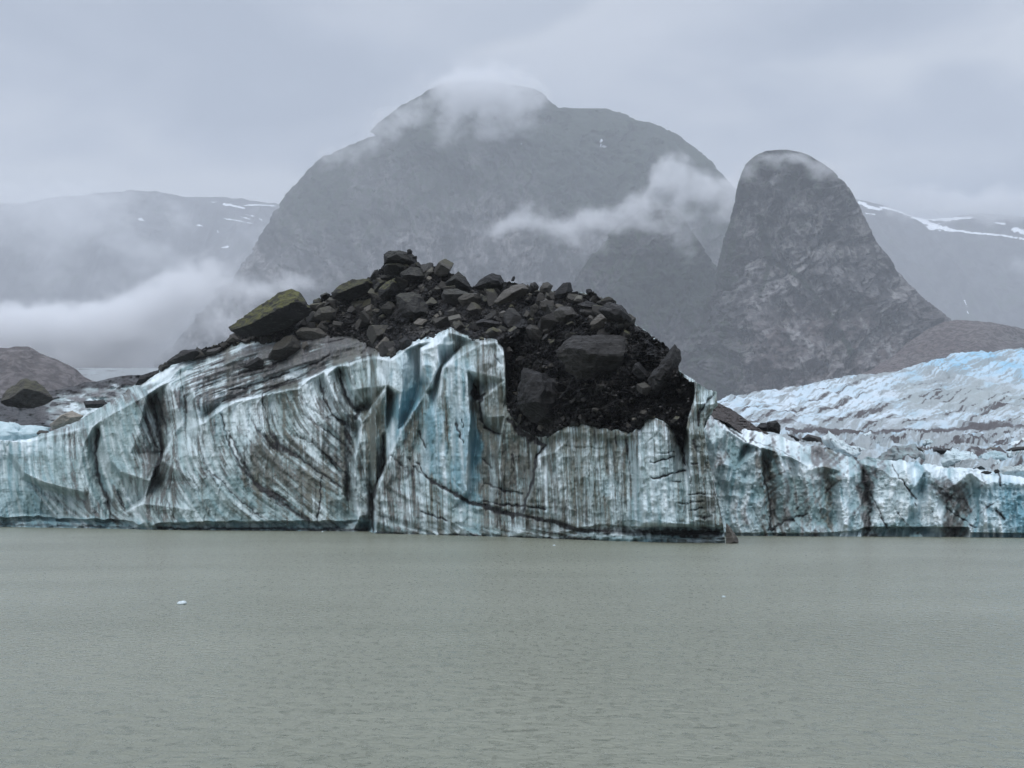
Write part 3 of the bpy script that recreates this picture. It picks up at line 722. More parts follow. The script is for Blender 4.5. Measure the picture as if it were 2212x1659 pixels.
# ---- hand traced dark bands, some along gullies and hollows: (polyline with half widths, strength)
BANDS = [
 ([(478, 896, 1.5), (492, 952, 2), (520, 1008, 3), (560, 1052, 5), (603, 1081, 7), (640, 1108, 5), (668, 1128, 3)], 1.0),
 ([(455, 1017, 2), (480, 1040, 2), (506, 1070, 2), (568, 1120, 1.5)], .8),
 ([(567, 850, 1.2), (570, 880, 1.5), (584, 932, 3), (600, 960, 7), (646, 987, 4), (690, 1020, 2.5), (739, 1055, 2)], 1.0),
 ([(560, 930, 2), (590, 965, 8), (625, 975, 9), (640, 985, 4)], .8),
 ([(494, 932, 2), (520, 990, 2.5), (548, 1041, 3), (580, 1060, 6), (616, 1082, 4)], .8),
 ([(640, 940, 2), (680, 960, 2), (720, 1000, 3), (745, 1040, 3)], .7),
 ([(660, 900, 2), (700, 925, 2), (750, 965, 3), (760, 985, 3)], .7),
 ([(645, 855, 2), (665, 880, 2), (700, 900, 2), (745, 915, 3)], .6),
 ([(690, 815, 1.5), (700, 860, 2), (716, 895, 2.5), (745, 915, 4)], .9),
 ([(732, 795, 1.5), (740, 840, 3), (755, 870, 6), (775, 885, 7), (770, 905, 5)], .9),
 ([(735, 840, 1.5), (760, 872, 2), (790, 878, 2)], .6),
 ([(750, 900, 6), (752, 960, 8), (748, 1030, 7), (750, 1080, 5)], .75),
 ([(213, 930, 3), (206, 980, 3), (214, 1040, 4), (233, 1080, 4), (240, 1112, 3)], .9),
 ([(200, 925, 2), (196, 960, 2), (207, 1010, 2)], .6),
 ([(327, 860, 3), (341, 920, 5), (351, 975, 4), (332, 1030, 4)], .9), ([(312, 870, 2), (322, 930, 3), (345, 975, 3)], .8), ([(340, 850, 2), (352, 900, 3), (362, 935, 3)], .7),
 ([(388, 800, 1.5), (396, 850, 2), (405, 890, 2)], .7), ([(430, 930, 2), (438, 985, 2), (450, 1010, 4)], .5), ([(410, 1050, 1.5), (412, 1080, 1.5)], .4),
 ([(361, 1080, 2), (372, 1105, 2), (385, 1128, 1.5)], .7), ([(255, 1060, 4), (268, 1095, 2)], .6), ([(140, 1010, 5), (120, 1020, 3)], .4), ([(230, 1090, 3), (240, 1115, 5), (262, 1130, 4)], .6),
 ([(60, 1050, 4), (100, 1070, 6), (135, 1085, 6), (160, 1110, 5)], .55), ([(70, 1040, 3), (95, 1080, 9), (90, 1110, 8)], .5),
 ([(697, 1020, .8), (692, 1060, 1.0), (691, 1095, 1.5), (684, 1126, 2)], 1.0),
 ([(829, 940, 2), (831, 1000, 2.6), (812, 1050, 3), (806, 1070, 4), (805, 1120, 3), (806, 1148, 3)], 1.0),
 ([(903, 1000, 1.2), (920, 1030, 2), (938, 1041, 3.5), (975, 1063, 3.5), (1012, 1084, 4.5), (1060, 1097, 6), (1097, 1110, 6), (1150, 1117, 4), (1206, 1130, 4), (1245, 1143, 3.5), (1275, 1150, 2)], 1.0),
 ([(905, 930, 1.5), (912, 950, 4), (920, 968, 1.5)], .9), ([(843, 984, 1.5), (862, 1000, 2), (880, 1012, 1.2)], .8), ([(880, 990, 1), (905, 1020, 2), (930, 1035, 2)], .7),
 ([(1044, 1083, 1.3), (1080, 1090, 1.6), (1128, 1093, 2), (1180, 1099, 1.5)], 1.0), ([(1048, 1043, 1.5), (1066, 1050, 2), (1090, 1060, 2.2), (1130, 1066, 1.6)], .8), ([(1045, 995, 3), (1062, 1010, 3)], .8),
 ([(910, 1106, 1.3), (940, 1116, 2.4), (965, 1125, 1.6)], .9), ([(815, 1113, 1), (850, 1124, 1.5)], .6), ([(870, 1010, 3), (888, 1020, 6), (876, 1035, 5)], .6), ([(852, 1123, 8), (880, 1130, 7)], .4),
 ([(983, 905, 1), (990, 930, 3.6), (1000, 958, 1)], 1.0), ([(998, 905, .8), (1001, 922, 2)], .9), ([(900, 770, 0.8), (904, 800, .8)], .4),
 ([(1024, 828, 2), (1026, 850, 8), (1038, 862, 7), (1048, 850, 2)], 1.15), ([(1034, 872, 2), (1040, 905, 2.5), (1046, 922, 2.5), (1066, 933, 2.2), (1082, 936, 1)], 1.0),
 ([(1062, 750, 1.2), (1070, 768, 2), (1082, 785, 1.2)], .7),
 ([(1096, 905, 3), (1120, 928, 7), (1150, 948, 9), (1178, 962, 4)], 1.1), ([(1180, 962, 3), (1160, 985, 2), (1150, 1040, 2.2), (1136, 1080, 2.5), (1130, 1105, 2)], .95),
 ([(1108, 980, 1), (1112, 1030, 1.2), (1114, 1060, 1)], .6), ([(1073, 960, 1), (1070, 1000, 1.6), (1072, 1040, 1.4), (1076, 1070, 1.2)], .55),
 ([(1160, 1094, 1.2), (1172, 1096, 2), (1182, 1097, 1)], .7), ([(1217, 962, .7), (1250, 966, .8), (1300, 970, .8)], .45),
 ([(1285, 930, 1.8), (1286, 960, 1.5)], .7), ([(1330, 932, 2), (1332, 965, 1.4)], .6), ([(1352, 950, 3), (1358, 1000, 3), (1362, 1040, 2)], .6),
 ([(1395, 960, .8), (1415, 940, 1.6), (1428, 925, 1)], .5),
 ([(1403, 1000, 1), (1422, 996, 1.6), (1455, 986, 1.2)], .95), ([(1418, 980, .8), (1457, 975, 1)], .6), ([(1408, 1032, 1.4), (1426, 1031, 2.4), (1446, 1024, 1.6), (1480, 1017, 1.8)], 1.0),
 ([(1452, 1040, 1), (1463, 1041, 1.8), (1472, 1041, 1)], .9), ([(1492, 1003, 1), (1506, 1001, 1.6)], .8), ([(1488, 1069, 1), (1504, 1066, 1.6), (1526, 1066, 1)], .9), ([(1465, 1087, .7), (1500, 1085, 1.2), (1520, 1084, .8)], .7), ([(1488, 1102, 1), (1504, 1100, 1.5), (1518, 1098, .8)], .85),
 ([(1504, 1115, 2), (1520, 1118, 4.5), (1536, 1117, 2)], .7),
 ([(1466, 905, 8), (1470, 935, 7), (1473, 965, 4), (1478, 985, 2), (1480, 1005, 1)], 1.2), ([(1480, 990, 1.2), (1488, 1010, 1.2), (1492, 1045, 1.2)], .7),
 ([(1497, 950, 1.5), (1502, 965, 3), (1508, 975, 1)], .8), ([(1508, 900, 2), (1520, 880, 1.6), (1532, 862, 2), (1543, 850, 1.6)], .8), ([(1510, 920, 2), (1508, 900, 4), (1512, 885, 2)], .8),
 ([(1524, 1000, 1.2), (1532, 1040, 1.4), (1545, 1070, 1.5), (1556, 1110, 1.5)], .6),
 # dark clear ice of the foot, with the undercut's shade painted in
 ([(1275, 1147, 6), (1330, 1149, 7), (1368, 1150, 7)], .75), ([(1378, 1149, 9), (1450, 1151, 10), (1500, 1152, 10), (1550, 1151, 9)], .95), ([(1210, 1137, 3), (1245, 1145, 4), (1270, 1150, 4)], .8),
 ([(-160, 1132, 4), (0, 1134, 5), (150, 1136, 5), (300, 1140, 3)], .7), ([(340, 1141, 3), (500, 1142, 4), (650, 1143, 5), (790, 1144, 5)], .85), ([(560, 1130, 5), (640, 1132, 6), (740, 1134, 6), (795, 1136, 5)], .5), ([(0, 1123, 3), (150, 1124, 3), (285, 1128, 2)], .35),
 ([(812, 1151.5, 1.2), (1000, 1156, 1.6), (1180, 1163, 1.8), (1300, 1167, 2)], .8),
 # bedding gaps on the shoulder
 ([(500, 812, 1.5), (540, 800, 2.5), (585, 790, 3), (620, 776, 2)], .9), ([(494, 842, 1.8), (530, 836, 2.5), (560, 828, 3), (600, 812, 3.5), (625, 802, 2)], .9), ([(480, 868, 1.5), (515, 858, 2), (548, 852, 2), (598, 838, 2.5)], .7),
 ([(430, 838, 2), (470, 824, 2), (500, 812, 2)], .7), ([(590, 838, 2), (640, 818, 2), (690, 800, 2), (730, 786, 2)], .6), ([(635, 800, 1.5), (680, 785, 2), (712, 768, 1.6)], .8), ([(752, 782, 1.2), (780, 772, 1.6), (805, 764, 1.4)], .8),
 ([(415, 800, 2), (450, 790, 2), (480, 780, 2)], .6),
]
# regions: centre, radii, tilt, dirt, blue, white, olive
BLOBS = [
 (-150, 1050, 60, 90, 0, .4, .1, .2, .3), (-240, 1030, 40, 90, 0, .6, .1, 0, .3), (-330, 1040, 60, 90, 0, .15, .4, .4, .1), (-420, 1050, 50, 90, 0, .5, .1, .2, .3),
 (110, 1000, 120, 60, 0, .25, .05, .1, .1), (30, 1060, 70, 70, 0, .12, .2, .1, .2), (50, 965, 90, 16, 0, .02, .3, .9, 0), (160, 945, 60, 18, -25, .35, 0, .3, 0),
 (250, 980, 50, 70, 20, .12, .1, .15, .1), (330, 930, 30, 80, 10, .62, 0, 0, .1), (280, 1090, 60, 40, 0, .45, 0, .1, .1), (350, 1060, 40, 60, 0, .55, 0, .1, .1),
 (400, 1000, 40, 90, 0, .35, 0, .3, .1), (460, 960, 50, 70, 0, .3, .05, .35, .1), (470, 1090, 70, 40, 0, .2, .1, .1, .5), (370, 820, 50, 40, -30, .12, .1, .7, .1), (440, 840, 60, 40, -20, .4, 0, .5, 0),
 (540, 890, 40, 40, 0, .35, 0, .6, 0), (560, 800, 110, 32, -22, .6, 0, .45, 0), (630, 800, 30, 18, -10, .15, .05, 1, 0), (700, 770, 110, 22, -12, .95, 0, 0, .15), (760, 745, 90, 16, 0, .9, 0, .1, .2), (640, 770, 90, 20, -14, .9, 0, 0, .1),
 (610, 905, 35, 60, 0, .75, 0, 0, .8), (600, 990, 50, 50, 30, .85, 0, 0, .6), (640, 1050, 70, 50, 20, .8, 0, 0, .8), (690, 940, 50, 50, 30, .45, 0, .55, .3), (680, 860, 30, 40, 0, .3, 0, .75, .1), (725, 870, 26, 50, 0, .3, .05, .55, .1),
 (770, 800, 50, 40, 0, .5, 0, .1, .9), (830, 790, 12, 40, 0, .2, .05, .8, 0), (800, 840, 30, 30, 0, .6, 0, .1, .8), (812, 950, 22, 90, 6, .6, 0, 0, 1.2), (778, 1000, 14, 90, 0, .15, .2, .4, .2), (740, 1000, 50, 90, 0, .7, 0, 0, .5),
 (720, 1090, 50, 40, 0, .3, .1, .1, .7), (560, 1100, 70, 30, 0, .25, .1, .15, .6),
 (875, 800, 32, 50, 10, .02, .45, .7, 0), (880, 880, 28, 60, 20, .05, 1.0, .05, 0), (850, 940, 22, 60, 10, .05, .4, .4, 0), (938, 775, 30, 40, 0, .0, .5, 1.0, 0), (930, 810, 18, 20, 0, .02, .7, .4, 0), (1000, 745, 28, 30, 0, .55, 0, .1, .5),
 (985, 830, 36, 60, 0, .04, .5, .5, .1), (970, 800, 14, 30, 0, 0, .3, .9, 0), (1060, 770, 34, 40, 0, .55, 0, .4, .5), (1078, 770, 10, 26, 10, .05, .1, 1, 0), (1060, 870, 36, 60, 0, .55, 0, .25, .9), (1075, 930, 30, 40, 0, .55, 0, 0, 1),
 (930, 960, 18, 80, 4, .05, .7, .3, .1), (985, 960, 30, 60, 0, .06, .6, .4, .1), (1024, 960, 16, 70, 0, .05, 1.2, 0, 0), (1000, 1040, 30, 50, 0, .08, .7, .3, .2), (900, 900, 12, 80, 20, .7, 0, 0, .9), (962, 910, 7, 120, -4, .6, 0, 0, 1),
 (870, 1010, 40, 80, 25, .6, 0, .05, .3), (880, 1100, 60, 50, 0, .5, 0, .3, .2), (925, 1090, 14, 60, 0, .5, 0, 0, 1.2), (970, 1110, 40, 40, 0, .25, .1, .3, .5),
 (1080, 1000, 50, 90, 0, .8, 0, 0, .6), (1130, 1040, 50, 70, 0, .8, 0, 0, .5), (1250, 1020, 110, 90, 0, .6, 0, .1, .9), (1250, 950, 100, 30, 0, .65, 0, .05, 1.2), (1190, 1010, 20, 60, 10, .3, .1, .5, .3), (1240, 1110, 110, 30, 0, .55, 0, .15, .6),
 (1310, 1050, 10, 20, 0, .1, .4, .4, 0), (1420, 1010, 60, 60, 0, .2, .2, .5, .2), (1410, 1090, 50, 50, 0, .08, .35, .35, .1), (1440, 960, 40, 40, 0, .25, .15, .5, .3), (1500, 1060, 40, 80, 0, .5, .0, .15, .6), (1515, 870, 30, 60, 0, .25, .05, .2, .7), (1500, 940, 20, 60, 0, .5, 0, .1, .8),
 (1376, 1020, 12, 90, 0, .2, .2, .5, .2), (1150, 1145, 60, 14, 10, .5, 0, .3, .2), (1340, 1162, 60, 8, 4, .1, .2, .4, .2), (1480, 1157, 100, 14, 0, .25, .25, 0, 1.0), (400, 1135, 400, 12, 0, .15, .45, 0, .6),
]
def ice_masks():
    D = np.full(GXX.shape, .02); W = D * 0 + .02; B = D * 0; Wh = D * 0; Ol = D * 0
    B0 = .1; Wh0 = .15; O0 = .3; D0 = .42
    sB = D * 0 + B0 * .02; sW = D * 0 + Wh0 * .02; sO = D * 0 + O0 * .02; sD = D * 0 + D0 * .02
    wx = vnoise(GXX / 23, GYY / 23, 0, 5) * 9; wy = vnoise(GXX / 23, GYY / 23, 9, 5) * 9
    for (cx, cy_, rx, ry, tl, d_, b_, wh, ol) in BLOBS:
        a = math.radians(tl); c, s = math.cos(a), math.sin(a)
        dx = GXX + wx - cx; dy = GYY + wy - cy_
        u = (dx * c + dy * s) / rx; v = (-dx * s + dy * c) / ry
        g = np.exp(-1.15 * (u * u + v * v) ** 1.3) / (rx * ry) ** .35 * 20
        W += g; sD += g * d_; sB += g * b_; sW += g * wh; sO += g * ol
    return sD / W, sB / W, sW / W, sO / W
MD, MB, MW, MO = ice_masks()
dark = np.zeros(GXX.shape)
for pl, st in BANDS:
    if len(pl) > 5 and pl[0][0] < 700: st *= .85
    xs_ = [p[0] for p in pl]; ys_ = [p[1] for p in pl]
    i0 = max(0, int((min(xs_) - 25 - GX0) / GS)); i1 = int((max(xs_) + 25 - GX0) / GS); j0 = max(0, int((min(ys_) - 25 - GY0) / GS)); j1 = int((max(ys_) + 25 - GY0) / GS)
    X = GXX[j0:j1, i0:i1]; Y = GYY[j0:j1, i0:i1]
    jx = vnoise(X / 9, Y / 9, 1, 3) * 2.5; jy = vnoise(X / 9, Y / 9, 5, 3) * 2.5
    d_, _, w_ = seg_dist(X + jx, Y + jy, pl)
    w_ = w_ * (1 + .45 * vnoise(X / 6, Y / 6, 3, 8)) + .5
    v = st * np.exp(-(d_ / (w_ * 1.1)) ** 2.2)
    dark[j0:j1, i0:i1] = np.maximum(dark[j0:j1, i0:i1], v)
# how vertical melt runs compete with the folded lamination
VW = smoothstep(1030, 1180, GXX) * .9 + .55 * np.exp(-((GXX - 960) / 130) ** 2) * smoothstep(1080, 950, GYY) + .35 * np.exp(-((GXX - 812) / 25) ** 2)
VW = VW + .62 * smoothstep(812, 840, GXX) * smoothstep(1180, 1080, GXX) * smoothstep(1000, 1040, GYY)
VW = VW + .34 * smoothstep(-.25, .35, vnoise(GXX / 38, GYY / 60, 0, 19)) + .15
SHELF = smoothstep(8, -8, GYY - interp([(300, 870), (430, 885), (483, 872), (590, 842), (667, 815), (729, 786), (841, 762), (900, 700)], GXX)) * smoothstep(860, 800, GXX)
VW = np.clip(VW, 0, .93) * smoothstep(1150, 1130, GYY) * (1 - .95 * SHELF)
S1 = FS1 * (1 - VW) + VS1 * VW; S2 = FS2 * (1 - VW) + VS2 * VW
_rm = interp(RIM, GXX)
MD = MD + .45 * np.exp(-np.clip(GYY - _rm, 0, 200) / 22) * smoothstep(1090, 1110, GXX) * (GYY > _rm - 5)
lam = (.38 * S2 + .62 * S1 + .30 * FS3 * (1 - VW * .6)) * (.55 + .75 * smoothstep(-.4, .5, vnoise(GXX / 30, GYY / 42, 4, 29))) + .35 * VS2 * (1 - VW)
patch = fbm(GXX / 40, GYY / 40, 0, 4, 71)
MD = np.where(SHELF > .5, MD, .64 * np.tanh(MD / .64))
DIRT = smoothstep(-1.0, 1.0, (MD - .38 + .16 * SHELF) * 3.3 + 1.12 * lam + .45 * patch)
FINE = fbm(GXX / 6, GYY / 6, 3, 3, 91)
DIRT = np.clip(DIRT + .14 * FINE, 0, 1) * .92
# clean faces keep only faint lines
DIRT = DIRT * (.25 + .75 * smoothstep(.03, .30, MD))
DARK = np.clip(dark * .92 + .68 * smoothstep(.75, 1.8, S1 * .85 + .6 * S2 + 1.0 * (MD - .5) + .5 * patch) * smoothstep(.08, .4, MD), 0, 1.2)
GATE = smoothstep(-.35, .45, vnoise(GXX / 26, GYY / 34, 7, 39)) * smoothstep(.08, .3, MD)
DARK = np.clip(np.maximum(DARK, GATE * .95 * smoothstep(.95, 2.0, FSL) * (1 - .8 * VW)), 0, 1.2)
DARK = np.clip(np.maximum(DARK, GATE * .8 * smoothstep(1.4, 2.6, VSL) * VW), 0, 1.2)
BLUE = np.clip(MB * 1.1 + .14 * smoothstep(200, 60, GXX) + .10 * FS2, 0, 1.2)
RIDGE = np.clip((blur(RG, 14) - RG) / .5, -1, 1)   # highlights painted along exposed edges as crumbly white ice
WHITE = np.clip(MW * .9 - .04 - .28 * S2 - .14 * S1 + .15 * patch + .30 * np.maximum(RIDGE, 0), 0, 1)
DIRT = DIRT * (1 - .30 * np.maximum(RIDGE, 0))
OLIVE = np.clip(MO + .25 * VS2 + .25 * patch, 0, 1)

def ice_mat():
    m, t = new_mat("layered_ice")
    at = lambda n: t.n('ShaderNodeAttribute', attribute_name=n).outputs['Fac']
    g = t.n('ShaderNodeTexCoord').outputs['Object']
    fine = t.noise(t.mapping(g, scale=(1, 1, .3)), 2.4, 6, .68, .3)
    mott = t.noise(g, .35, 4, .6, .2)
    c = t.mix(t.smooth(mott, .3, .7), (.210, .303, .300), (.352, .458, .460))
    c = t.mix(at('blue'), c, (.185, .375, .455))
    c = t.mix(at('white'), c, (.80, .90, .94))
    wet = t.mix(t.smooth(fine, .35, .65), (.088, .092, .072), (.165, .165, .132))
    grit = t.mix(t.smooth(fine, .35, .65), (.058, .053, .056), (.185, .172, .172))
    dcol = t.mix(at('olive'), grit, wet)
    dd = t.smooth(t.math('ADD', at('dirt'), t.math('MULTIPLY', t.math('SUBTRACT', fine, .5), .55)), .12, .98)
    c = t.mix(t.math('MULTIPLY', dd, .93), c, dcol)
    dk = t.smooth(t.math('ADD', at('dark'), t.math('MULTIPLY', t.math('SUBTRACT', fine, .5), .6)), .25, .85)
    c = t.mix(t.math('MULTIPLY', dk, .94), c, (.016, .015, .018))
    rg = t.math('ADD', t.math('MULTIPLY', fine, .3), .34)
    b = finish(t, c, rg, t.math('ADD', fine, t.math('MULTIPLY', mott, 2.0)), .85, .28, .35)
    return m
M_ICE = ice_mat()

NOTCH = [(-160, 1118), (0, 1118), (60, 1113), (140, 1120), (160, 1120), (239, 1122), (285, 1124), (306, 1138), (330, 1137), (345, 1130), (450, 1126), (601, 1126), (797, 1124), (803, 1150), (1000, 1152), (1080, 1160), (1180, 1160), (1262, 1140), (1300, 1133), (1366, 1137), (1450, 1137), (1561, 1137), (1600, 1137)]
NOTCH_D = [(-160, 3.2), (290, 3.0), (306, .5), (330, .5), (350, 2.4), (797, 2.6), (803, 0), (1180, .2), (1262, 1.0), (1330, 1.1), (1366, 1.6), (1372, 2.6), (1600, 2.6)]

def rec_shift(x, y):
    """extra recess of the wave cut foot, metres"""
    ny = interp(NOTCH, x) + 2.0 * vnoise(x / 14, 0, 0, 44); nd = interp(NOTCH_D, x)
    return nd * smoothstep(-.5, 2.5, y - ny) * (1 + .25 * vnoise(x / 16, y / 4, 0, 9))


def relief(x, y):
    r = bilin(RG, x, y) + 3.5 * smoothstep(4, 16, interp(RIM, x) - y) * smoothstep(310, 330, x)
    st = bilin(FS2, x, y) * .16 * (1 - bilin(VW, x, y)) + bilin(FS3, x, y) * .30 + bilin(VS2, x, y) * .20 * bilin(VW, x, y) + bilin(S1, x, y) * .045
    bands = bilin(dark, x, y) * .55
    lump = fbm(x / 13 + .5 * vnoise(x / 40, y / 60, 0, 61), y / 150, 2, 4, 62, .6, True) * -.55 + fbm(x / 34, y / 48, 0, 4, 12, .55, True) * -.65 + fbm(x / 9, y / 13, 4, 4, 15, .55) * .34
    return r - st + bands + lump + rec_shift(x, y)

def build_front():
    nv = 300
    xs = np.concatenate([np.arange(-440, 1570.1, 1.7)])
    nu0 = len(xs)
    v = np.linspace(0, 1, nv)
    V2, X = np.meshgrid(v, xs, indexing='ij')
    crest = interp(CREST, X) + 1.2 * vnoise(X / 5, 0, 0, 3); foot = shore_row(X) + 3.0
    Y = foot + (crest - foot) * V2
    # right-hand outline of the headland
    xr = interp([(780, 1476), (790, 1490), (800, 1502), (818, 1522), (842, 1548), (860, 1549), (872, 1544), (888, 1531), (905, 1521), (930, 1521), (962, 1527), (1000, 1533), (1050, 1545), (1100, 1556), (1137, 1563), (1160, 1566), (1180, 1568)], Y)
    f = np.clip((X - 1440) / 130, 0, 1)
    Xw = np.where(X > 1440, 1440 + f * (xr - 1440), X)
    Dw = shore_dist(shore_row(X) + 0.0)
    off = relief(Xw, Y)
    D = Dw + off
    # keep the water contact where it is
    x3, y3, z3 = P(Xw, Y, D)
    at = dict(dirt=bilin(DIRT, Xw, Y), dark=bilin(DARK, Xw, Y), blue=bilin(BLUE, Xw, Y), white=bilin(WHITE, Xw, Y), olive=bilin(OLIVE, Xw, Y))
    # roll the skin back over the top and round the end
    tops = []
    nb = 26
    for k in range(1, nb + 1):
        q = k / nb
        back = 75 * q ** 1.6
        tops.append(np.stack([x3[-1] * (1 + .15 * q), y3[-1] + back, z3[-1] - 9 * q ** 1.3 + .5 * vnoise(x3[-1] / 3, y3[-1] / 3 + back / 3, 0, 4)], -1))
    G = np.concatenate([np.stack([x3, y3, z3], -1), np.stack(tops)], 0)
    A = {k: np.concatenate([a, np.repeat(a[-1:], nb, 0)], 0) for k, a in at.items()}
    # end wall
    ne = 30
    ends = []
    for k in range(1, ne + 1):
        q = k / ne; e = G[:, -1].copy()
        e[:, 1] += 70 * q ** 1.5; e[:, 0] += .8 * math.sin(min(q * 10, 1.57)) - 6 * q + .5 * vnoise(e[:, 1] / 4, e[:, 2] / 4, 0, 6)
        ends.append(e)
    G = np.concatenate([G, np.stack(ends, 1)], 1)
    A = {k: np.concatenate([a, np.repeat(a[:, -1:], ne, 1)], 1) for k, a in A.items()}
    nu = G.shape[1]
    # sink the foot under the lake
    G[0, :, 2] = -1.5
    o = make_mesh("ice_headland", G.reshape(-1, 3), grid_faces(nu, G.shape[0]), M_ICE, {k: a.reshape(-1) for k, a in A.items()})
    tag(o, "striped dirty ice headland carrying the dark boulder mound, folded layers down to the lake", "glacier")
    return o
build_front()
def ice_depth(x, y):
    """distance of the ice skin seen at a photo position (scalars or arrays)"""
    x = np.asarray(x, float); y = np.asarray(y, float)
    return shore_dist(shore_row(x)) + relief(x, y)
# ------------------------------------------------------------------ ice cliff on the right
RC = [(1440, 880), (1520, 888), (1545, 893), (1570, 905), (1600, 926), (1630, 931), (1655, 935), (1683, 941), (1705, 951), (1729, 958), (1760, 960), (1790, 968), (1820, 980), (1861, 994), (1875, 984), (1911, 991), (1977, 1000), (2010, 1003), (2045, 1008), (2096, 1010), (2130, 1013), (2158, 1019), (2185, 1026), (2212, 1030), (2300, 1024), (2380, 1040), (2480, 1020), (2600, 1036), (2720, 1016), (2860, 1030)]
def r_shore(x): return interp([(1400, 1156), (1590, 1157.3), (1800, 1159), (2100, 1161), (2500, 1164)], x)
R_REL = [
 [(1440, 888, 10), (1520, 888, 10), (1570, 905, 10), (1630, 931, 11), (1683, 941, 12), (1729, 958, 11), (1790, 968, 10.5), (1861, 994, 9), (1911, 991, 10), (1977, 1000, 9), (2045, 1008, 8), (2096, 1010, 6.5), (2158, 1019, 6.5), (2212, 1030, 6), (2300, 1024, 8), (2380, 1040, 6), (2480, 1020, 8), (2600, 1036, 7), (2720, 1016, 8), (2860, 1030, 7)],
 [(1540, 905, 5), (1575, 930, 4), (1613, 957, 2.2), (1646, 966, 2.6), (1680, 978, 2.6), (1706, 987, 2.4), (1739, 1004, 2.2), (1779, 1007, 2.6), (1820, 1018, 3), (1858, 1022, 3.4)],
 [(1612, 962, 6.5), (1650, 975, 7), (1640, 950, 8), (1700, 970, 8), (1760, 990, 8), (1850, 1010, 6.5)],
 [(1521, 925, 3), (1540, 960, 1.4), (1560, 985, 3.4), (1550, 1040, 3.2), (1572, 1080, 2.5)],
 [(1560, 1000, .8), (1570, 1045, .6), (1580, 1090, .8)],
 [(1602, 962, 3), (1590, 1010, 1.6), (1572, 1060, 1.2), (1560, 1110, 1.4), (1562, 1150, 0)],
 [(1613, 957, 2), (1642, 968, 1.8), (1646, 1030, 1.4), (1660, 1090, .6), (1664, 1150, .2)],
 [(1650, 975, 4), (1656, 1040, 4), (1668, 1110, 2.4), (1668, 1150, .8)],
 [(1682, 985, 1.8), (1690, 1010, 1), (1695, 1060, .6), (1700, 1140, 0)],
 [(1706, 990, 4), (1716, 1030, 3.6), (1718, 1110, 2)],
 [(1740, 1020, 1.4), (1745, 1080, .8), (1750, 1140, .2)],
 [(1785, 1025, 3.8), (1800, 1060, 3.6), (1806, 1110, 2.6)],
 [(1812, 1035, 1.2), (1818, 1090, .6), (1820, 1145, 0)],
 [(1861, 1000, 4.6), (1868, 1060, 4.2), (1880, 1110, 2.5), (1876, 1150, .8)],
 [(1900, 1010, 2.2), (1895, 1060, 1.2), (1900, 1110, .4)],
 [(1958, 1010, 3), (1976, 1050, 2), (1974, 1090, 1.2), (1955, 1130, .8)],
 [(1930, 1030, 1), (1935, 1100, .6)],
 [(2000, 1012, 3), (1992, 1060, 3.8), (1990, 1110, 3.2), (1985, 1135, 2.6)],
 [(2008, 1020, 1.2), (2018, 1070, .8), (2030, 1125, .2)],
 [(2042, 1060, 2.4), (2050, 1110, 3), (2052, 1145, 1)],
 [(2098, 1020, 1.6), (2092, 1060, 3), (2085, 1110, 2.6), (2090, 1150, .6)],
 [(2125, 1040, .8), (2130, 1100, .2)], [(2170, 1040, 2), (2175, 1100, 1)], [(2212, 1045, 1), (2215, 1110, .3)], [(2300, 1040, 5), (2290, 1120, 2.5)], [(2370, 1050, 1), (2380, 1120, 0)], [(2470, 1040, 5), (2460, 1110, 3)], [(2560, 1050, 1), (2570, 1120, 0)], [(2650, 1050, 5), (2640, 1120, 3)], [(2760, 1040, 1), (2750, 1120, 0)],
]
RX0, RX1, RY0, RY1, RS = 1440, 2860, 860, 1180, 1.8
rxs = np.arange(RX0, RX1, RS); rys = np.arange(RY0, RY1, RS)
RXX, RYY = np.meshgrid(rxs, rys)
RRG = cdt_surface([[(float(x), float(r_shore(x)) + 2, 0) for x in np.arange(1430, 2891, 40.)], [(1430, 850, 12), (2890, 850, 12)], [(1430, 1190, 0), (2890, 1190, 0)]] + R_REL, rxs, rys)
RRG = np.where(np.isnan(RRG), 4, RRG)
_lo = RRG
for _k in range(5): _lo = blur(_lo, 60)
RRG = blur(_lo + (RRG - _lo) * 1.3, 1)
def rg(G, x, y): return bilin(G, x, y, RX0, RY0, RS)
